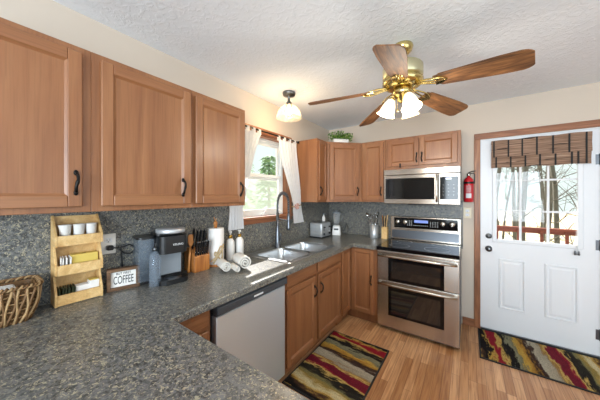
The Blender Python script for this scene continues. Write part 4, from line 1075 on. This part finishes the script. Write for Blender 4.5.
# ================================================================ COUNTER ITEMS, RIGHT CORNER
t = thing('toaster', 'long silver two-slot toaster in the corner by the window', 'toaster', (.118, 2.985, CT), R90)
bm = nb(); loft(bm, [[(x, y, z) for x, y in rrect(-.125-q, -.095-q, .125+q, .095+q, .02, 4)] for z, q in ((.015, -.004), (.02, 0), (.18, 0), (.195, -.004), (.2, -.012))], cap0=True, cap1=True)
for z in (.05, .085, .12, .155): box(bm, -.1285, -.07, z, -.124, .07, z+.018, .002)
obj('shell', bm, 'satin', t)
for y in (-.035, .035):
    bm = nb(); box(bm, -.10, y-.013, .2002, .10, y+.013, .2015); obj('slot', bm, 'blk', t)
bm = nb(); box(bm, -.128, -.097, 0, .128, .097, .016, .004); obj('base', bm, 'blk', t)
for x in (-.07, .07):
    bm = nb(); lathe(bm, [(.015, 0), (.015, .014), (0, .015)], mx=T(x, -.0955, .055) @ RX(R90), seg=14); obj('dial', bm, 'blk', t)
    bm = nb(); box(bm, x-.004, -.0975, .09, x+.004, -.0952, .16); box(bm, x-.018, -.115, .135, x+.018, -.0976, .148, .003); obj('lever', bm, 'blk', t)
t = thing('blender', 'white blender with a clear jar in the corner behind the toaster', 'blender', (.225, 3.26, CT), math.radians(20)); t.scale = (.8, .8, .92)
bm = nb(); loft(bm, [[(x*s, y*s, z) for x, y in rrect(-.075, -.07, .075, .07, .02, 4)] for z, s in ((0, 1), (.01, 1), (.08, .93), (.13, .82), (.15, .7))], cap0=True, cap1=True); obj('motor_base', bm, 'cer', t)
bm = nb(); box(bm, -.04, -.0695, .08, .04, -.058, .105, .002); obj('button_panel', bm, 'blk', t)
bm = nb(); lathe(bm, [(.042, .151), (.045, .165), (.062, .24), (.070, .34), (.066, .34), (.058, .24), (.040, .17), (.0, .165)], seg=24, cap=False); tube(bm, [(.065, 0, .33), (.10, 0, .31), (.10, 0, .24), (.06, 0, .22)], .008); obj('jar', bm, 'jar', t)
bm = nb(); lathe(bm, [(.071, .3405), (.071, .355), (.05, .36), (.025, .362), (.025, .378), (0, .378)], seg=24); obj('lid', bm, 'grey', t)
bm = nb(); lathe(bm, [(0, .166), (.025, .167), (.02, .172), (.004, .185), (0, .185)], seg=8); obj('blade_hub', bm, 'chrome', t)
t = thing('spray_canister', 'white bottle standing in the corner behind the toaster', 'bottle', (.055, 3.185, CT)); t.scale = (.75, .75, .95)
bm = nb(); lathe(bm, [(0, 0), (.030, 0), (.033, .004), (.033, .25), (.024, .27), (.012, .28), (.012, .30)], seg=22); obj('bottle', bm, 'cer', t)
bm = nb(); lathe(bm, [(.014, .3005), (.014, .318), (0, .32)], seg=14); tube(bm, [(0, 0, .312), (.04, -.01, .32), (.06, -.015, .30)], .004); obj('nozzle', bm, 'grey', t)
bm = nb(); tube(bm, [(.305, 3.31, .95), (.33, 3.33, 1.0), (.32, 3.36, 1.06), (.345, 3.38, 1.0), (.34, 3.385, .94), (.35, 3.36, .9025), (.30, 3.36, .9025)], .004, 7)
tag(obj('power_cord', bm, 'blk'), 'dark power cord looping beside the blender', 'cord')
# utensil crock
CK = (.742, 3.325)
t = thing('utensil_crock', 'round stainless steel utensil crock between corner and range', 'crock', (CK[0], CK[1], CT))
bm = nb(); lathe(bm, [(0, 0), (.054, 0), (.056, .003), (.056, .175), (.053, .175), (.053, .006), (0, .006)], seg=32); obj('pot', bm, 'satin', t)
def utensil(kind, dx, dy, hx, hy, ln, label, mat='chrome', base=CK, z0=.012):
    t = thing(kind, label, kind.split('_')[-1], (base[0], base[1], CT))
    a = Vector((dx, dy, z0)); b = Vector((hx, hy, ln)); d = (b-a).normalized()
    bm = nb(); tube(bm, [a, a.lerp(b, .5), b], .004, 7); obj('handle', bm, mat, t)
    q = T(*b) @ d.to_track_quat('Z', 'Y').to_matrix().to_4x4()
    if kind == 'serving_ladle':
        bm = nb(); lathe(bm, [(.0, -.028), (.02, -.024), (.034, -.008), (.038, .008), (.036, .008), (.031, -.006), (.018, -.020), (0, -.024)], seg=18, mx=q @ T(0, 0, .03) @ RX(R90)); obj('bowl', bm, mat, t)
    elif kind == 'slotted_spoon' or kind == 'serving_spoon':
        bm = nb(); lathe(bm, [(0, -.008), (.018, -.005), (.028, .003), (.026, .005), (.016, -.002), (0, -.005)], seg=18, sy=1.4, mx=q @ T(0, 0, .034) @ RX(R90)); obj('spoon_bowl', bm, mat, t)
    elif kind == 'balloon_whisk':
        bm = nb()
        for k in range(5):
            a_ = PI*k/5; pts = []
            for i in range(15):
                th = PI*i/14*2-PI; u = i/14; s = math.sin(2*PI*u); r = .028*math.sin(PI*abs(2*u-1))*(1 if u > .5 else -1) if False else .028*math.sin(2*PI*u); z = .04-.04*math.cos(2*PI*u)
                pts.append(q @ Vector((r*math.cos(a_), r*math.sin(a_), z)))
            tube(bm, pts, .0012, 4)
        obj('wire_loops', bm, mat, t)
    else:
        bm = nb(); prism(bm, [(-.010, 0), (.010, 0), (.028, .02), (.028, .085), (-.028, .085), (-.028, .02)], -.0012, .0012, mx=q @ RX(R90)); obj('spatula_head', bm, mat, t)
utensil('serving_ladle', .01, 0, -.075, -.015, .265, 'steel ladle leaning left in the utensil crock')
utensil('slotted_spoon', .0, .01, -.02, -.04, .25, 'steel spoon leaning forward in the utensil crock')
utensil('balloon_whisk', -.01, .01, .005, .03, .24, 'wire whisk at the back of the utensil crock')
utensil('serving_spoon', -.015, 0, .04, .0, .28, 'steel spoon leaning right in the utensil crock')
utensil('black_spatula', -.02, .01, .045, .025, .25, 'dark spatula at the right of the utensil crock', 'blkm')
# bamboo holder
BK = (.880, 3.335)
t = thing('bamboo_holder', 'square bamboo utensil holder beside the range', 'utensil holder', (BK[0], BK[1], CT))
bm = nb()
for a in ((-.034, -.034, .034, -.028), (-.034, .028, .034, .034), (-.034, -.028, -.028, .028), (.028, -.028, .034, .028)): box(bm, a[0], a[1], 0, a[2], a[3], .155)
box(bm, -.028, -.028, 0, .028, .028, .006); obj('holder', bm, 'bamboo', t)
for i, (a, b, c, d, ln, mt, lb_) in enumerate(((-.01, 0, -.030, -.006, .30, 'block', 'wooden stick leaning left in the bamboo holder'), (0, .01, -.006, .015, .29, 'bamboo', 'pale stick upright at the back of the bamboo holder'), (.01, -.01, .012, -.015, .27, 'blkm', 'dark stick in the front of the bamboo holder'), (.0, .0, .034, .004, .31, 'bamboo', 'pale stick leaning right in the bamboo holder'), (-.01, -.01, -.018, -.018, .28, 'blkm', 'dark stick at the front left of the bamboo holder'))):
    bm = nb(); tube(bm, [(a, b, .01), ((a+c)/2, (b+d)/2, ln/2), (c, d, ln)], [.004, .0045, .007], 7, flat=.6)
    tag(obj('cooking_stick', bm, mt, loc=(BK[0], BK[1], CT)), lb_, 'stick')

# plant on the corner cabinet
t = thing('potted_greenery', 'leafy green plant in a white trough on the corner cabinet', 'plant', (.40, 3.02, UT+.001), math.radians(45))
bm = nb(); loft(bm, [[(x*s, y*s, z) for x, y in rrect(-.105, -.04, .105, .04, .012, 3)] for z, s in ((0, .92), (.05, 1), (.05, .94), (.035, .92))], cap0=True, cap1=True); obj('trough', bm, 'cer', t)
bm = nb()
for k in range(560):
    x = random.gauss(0, .07); x = max(-.145, min(.145, x)); y = random.gauss(0, .028); z = .045+abs(random.gauss(0, .042)); z = min(z, .15-abs(x)*.25)
    p = Vector((x, y, z)); d = Vector((x*2+random.uniform(-.2, .2), y*3+random.uniform(-.25, .25), random.uniform(-.1, .5))).normalized(); s = d.orthogonal().normalized(); ln = random.uniform(.018, .032); wd = ln*.5
    nrm = d.cross(s)
    vs = [bm.verts.new(p), bm.verts.new(p+d*ln*.5+s*wd+nrm*.003), bm.verts.new(p+d*ln), bm.verts.new(p+d*ln*.5-s*wd+nrm*.003)]
    f = bm.faces.new(vs); f.material_index = random.random() < .4
obj('foliage', bm, ['green', 'green2'], t, norm=False)

# ================================================================ OUTDOORS
bm = nb(); box(bm, -30, L+2.6, -1.3, 34, 60, -1.2); box(bm, -30, -20, -1.3, -.6, L+2.6, -1.2); struct('ground', bm, 'ground')
bm = nb(); box(bm, .6, L+.15, -.2, 4.6, L+2.4, -.06); struct('deck_floor', bm, 'redwood')
t = thing('deck_railing', 'reddish wooden deck railing outside the door window', 'railing', (.6, L+2.35, -.06))
bm = nb(); box(bm, 0, -.03, .93, 4.0, .09, .97, .004); box(bm, 0, 0, .875, 4.0, .03, .93, .003); obj('top_rail', bm, 'redwood', t)
bm = nb(); box(bm, 0, 0, .10, 4.0, .03, .18, .003); obj('bottom_rail', bm, 'redwood', t)
for k in range(14):
    bm = nb(); box(bm, .12+k*.29, -.032, .06, .16+k*.29, -.0005, .93, .003); obj('baluster', bm, 'redwood', t)
random.seed(21)
def tree(x, y, h, r, label, lean=0.0):
    t = thing('bare_tree', label, 'tree', (x, y, -1.2), group='bare trees beyond the deck')
    bm = nb(); pts = []; rr = []
    for i in range(9):
        f = i/8; pts.append((lean*f*h*.1+.06*math.sin(i*1.3+x), .05*math.cos(i+y), h*f)); rr.append(r*(1-.6*f))
    tube(bm, pts, rr, 8)
    obj('trunk', bm, 'bark', t)
    bm = nb()
    for k in range(16):
        f = random.uniform(.2, .98); b0 = Vector(pts[int(f*8)]); a = random.uniform(0, 2*PI); l_ = random.uniform(.7, 1.9)
        p = [b0]
        for q in range(4): p.append(p[-1]+Vector((math.cos(a)*l_/4+random.uniform(-.1, .1), math.sin(a)*l_/4, random.uniform(.08, .35))))
        tube(bm, p, [r*.22*(1-q/5.5) for q in range(5)], 5)
        for s in range(3):
            c = p[1+s]; a2 = a+random.uniform(-1.3, 1.3)
            tube(bm, [c, c+Vector((math.cos(a2)*.35, math.sin(a2)*.35, random.uniform(-.1, .35))), c+Vector((math.cos(a2)*.8, math.sin(a2)*.8, random.uniform(0, .8)))], [r*.10, r*.07, r*.04], 4)
    obj('branches', bm, 'bark', t)
pos = [(2.35, 9.5, .11), (2.95, 8.6, .13), (3.75, 9.0, .10), (4.35, 10.2, .12), (1.75, 10.5, .08), (3.3, 12, .11), (5.2, 12.5, .13), (2.6, 13.5, .10), (4.6, 15, .12), (1.4, 14, .11), (3.9, 17, .14), (6.4, 16, .13), (2.2, 18, .13), (5.4, 20, .14), (3.2, 21, .15), (7.4, 21, .14), (1.1, 20, .12), (.2, 16, .1)]
pos += [(2.05, 11.5, .07), (2.7, 11, .06), (3.5, 14, .08), (4.1, 13.2, .07), (4.9, 17.5, .1), (2.9, 16, .08), (1.6, 17, .09), (3.7, 24, .14), (5.0, 25, .13), (6.3, 24, .13), (2.6, 25, .12)]
for i, (x, y, r) in enumerate(pos): tree(x, y, random.uniform(7, 9), r*.62, 'bare grey tree standing among the woods beyond the deck railing', random.uniform(-1, 1))
def evergreen(x, y, h, label):
    t = thing('evergreen_tree', label, 'tree', (x, y, -1.2), group='evergreens outside the sink window')
    bm = nb(); cyl(bm, (0, 0, 0), (0, 0, h*.9), .12, 8, r2=.03); obj('trunk', bm, 'bark', t)
    bm = nb()
    for k in range(900):
        f = random.random()**1.3; z = .5+(h-.5)*f; R = (1-f)*h*.24+.05; a = random.uniform(0, 2*PI); rad = R*random.uniform(.3, 1)
        p = Vector((rad*math.cos(a), rad*math.sin(a), z)); d = Vector((math.cos(a), math.sin(a), -.25)).normalized(); s = Vector((-math.sin(a), math.cos(a), 0)); ln = random.uniform(.25, .5)
        vs = [bm.verts.new(p), bm.verts.new(p+d*ln*.5+s*ln*.22), bm.verts.new(p+d*ln+Vector((0, 0, -.06))), bm.verts.new(p+d*ln*.5-s*ln*.22)]; bm.faces.new(vs)
    obj('foliage', bm, 'ever', t, norm=False)
for x, y, h in ((-7, 6.5, 6.0), (-9.5, 9.5, 7.0), (-6.0, 8.6, 4.6), (-8, 12.5, 7), (-11, 6.2, 7), (-5.2, 11.5, 5), (-12, 12.0, 8)):
    evergreen(x, y, h, 'soft green evergreen tree standing outside the window over the sink')
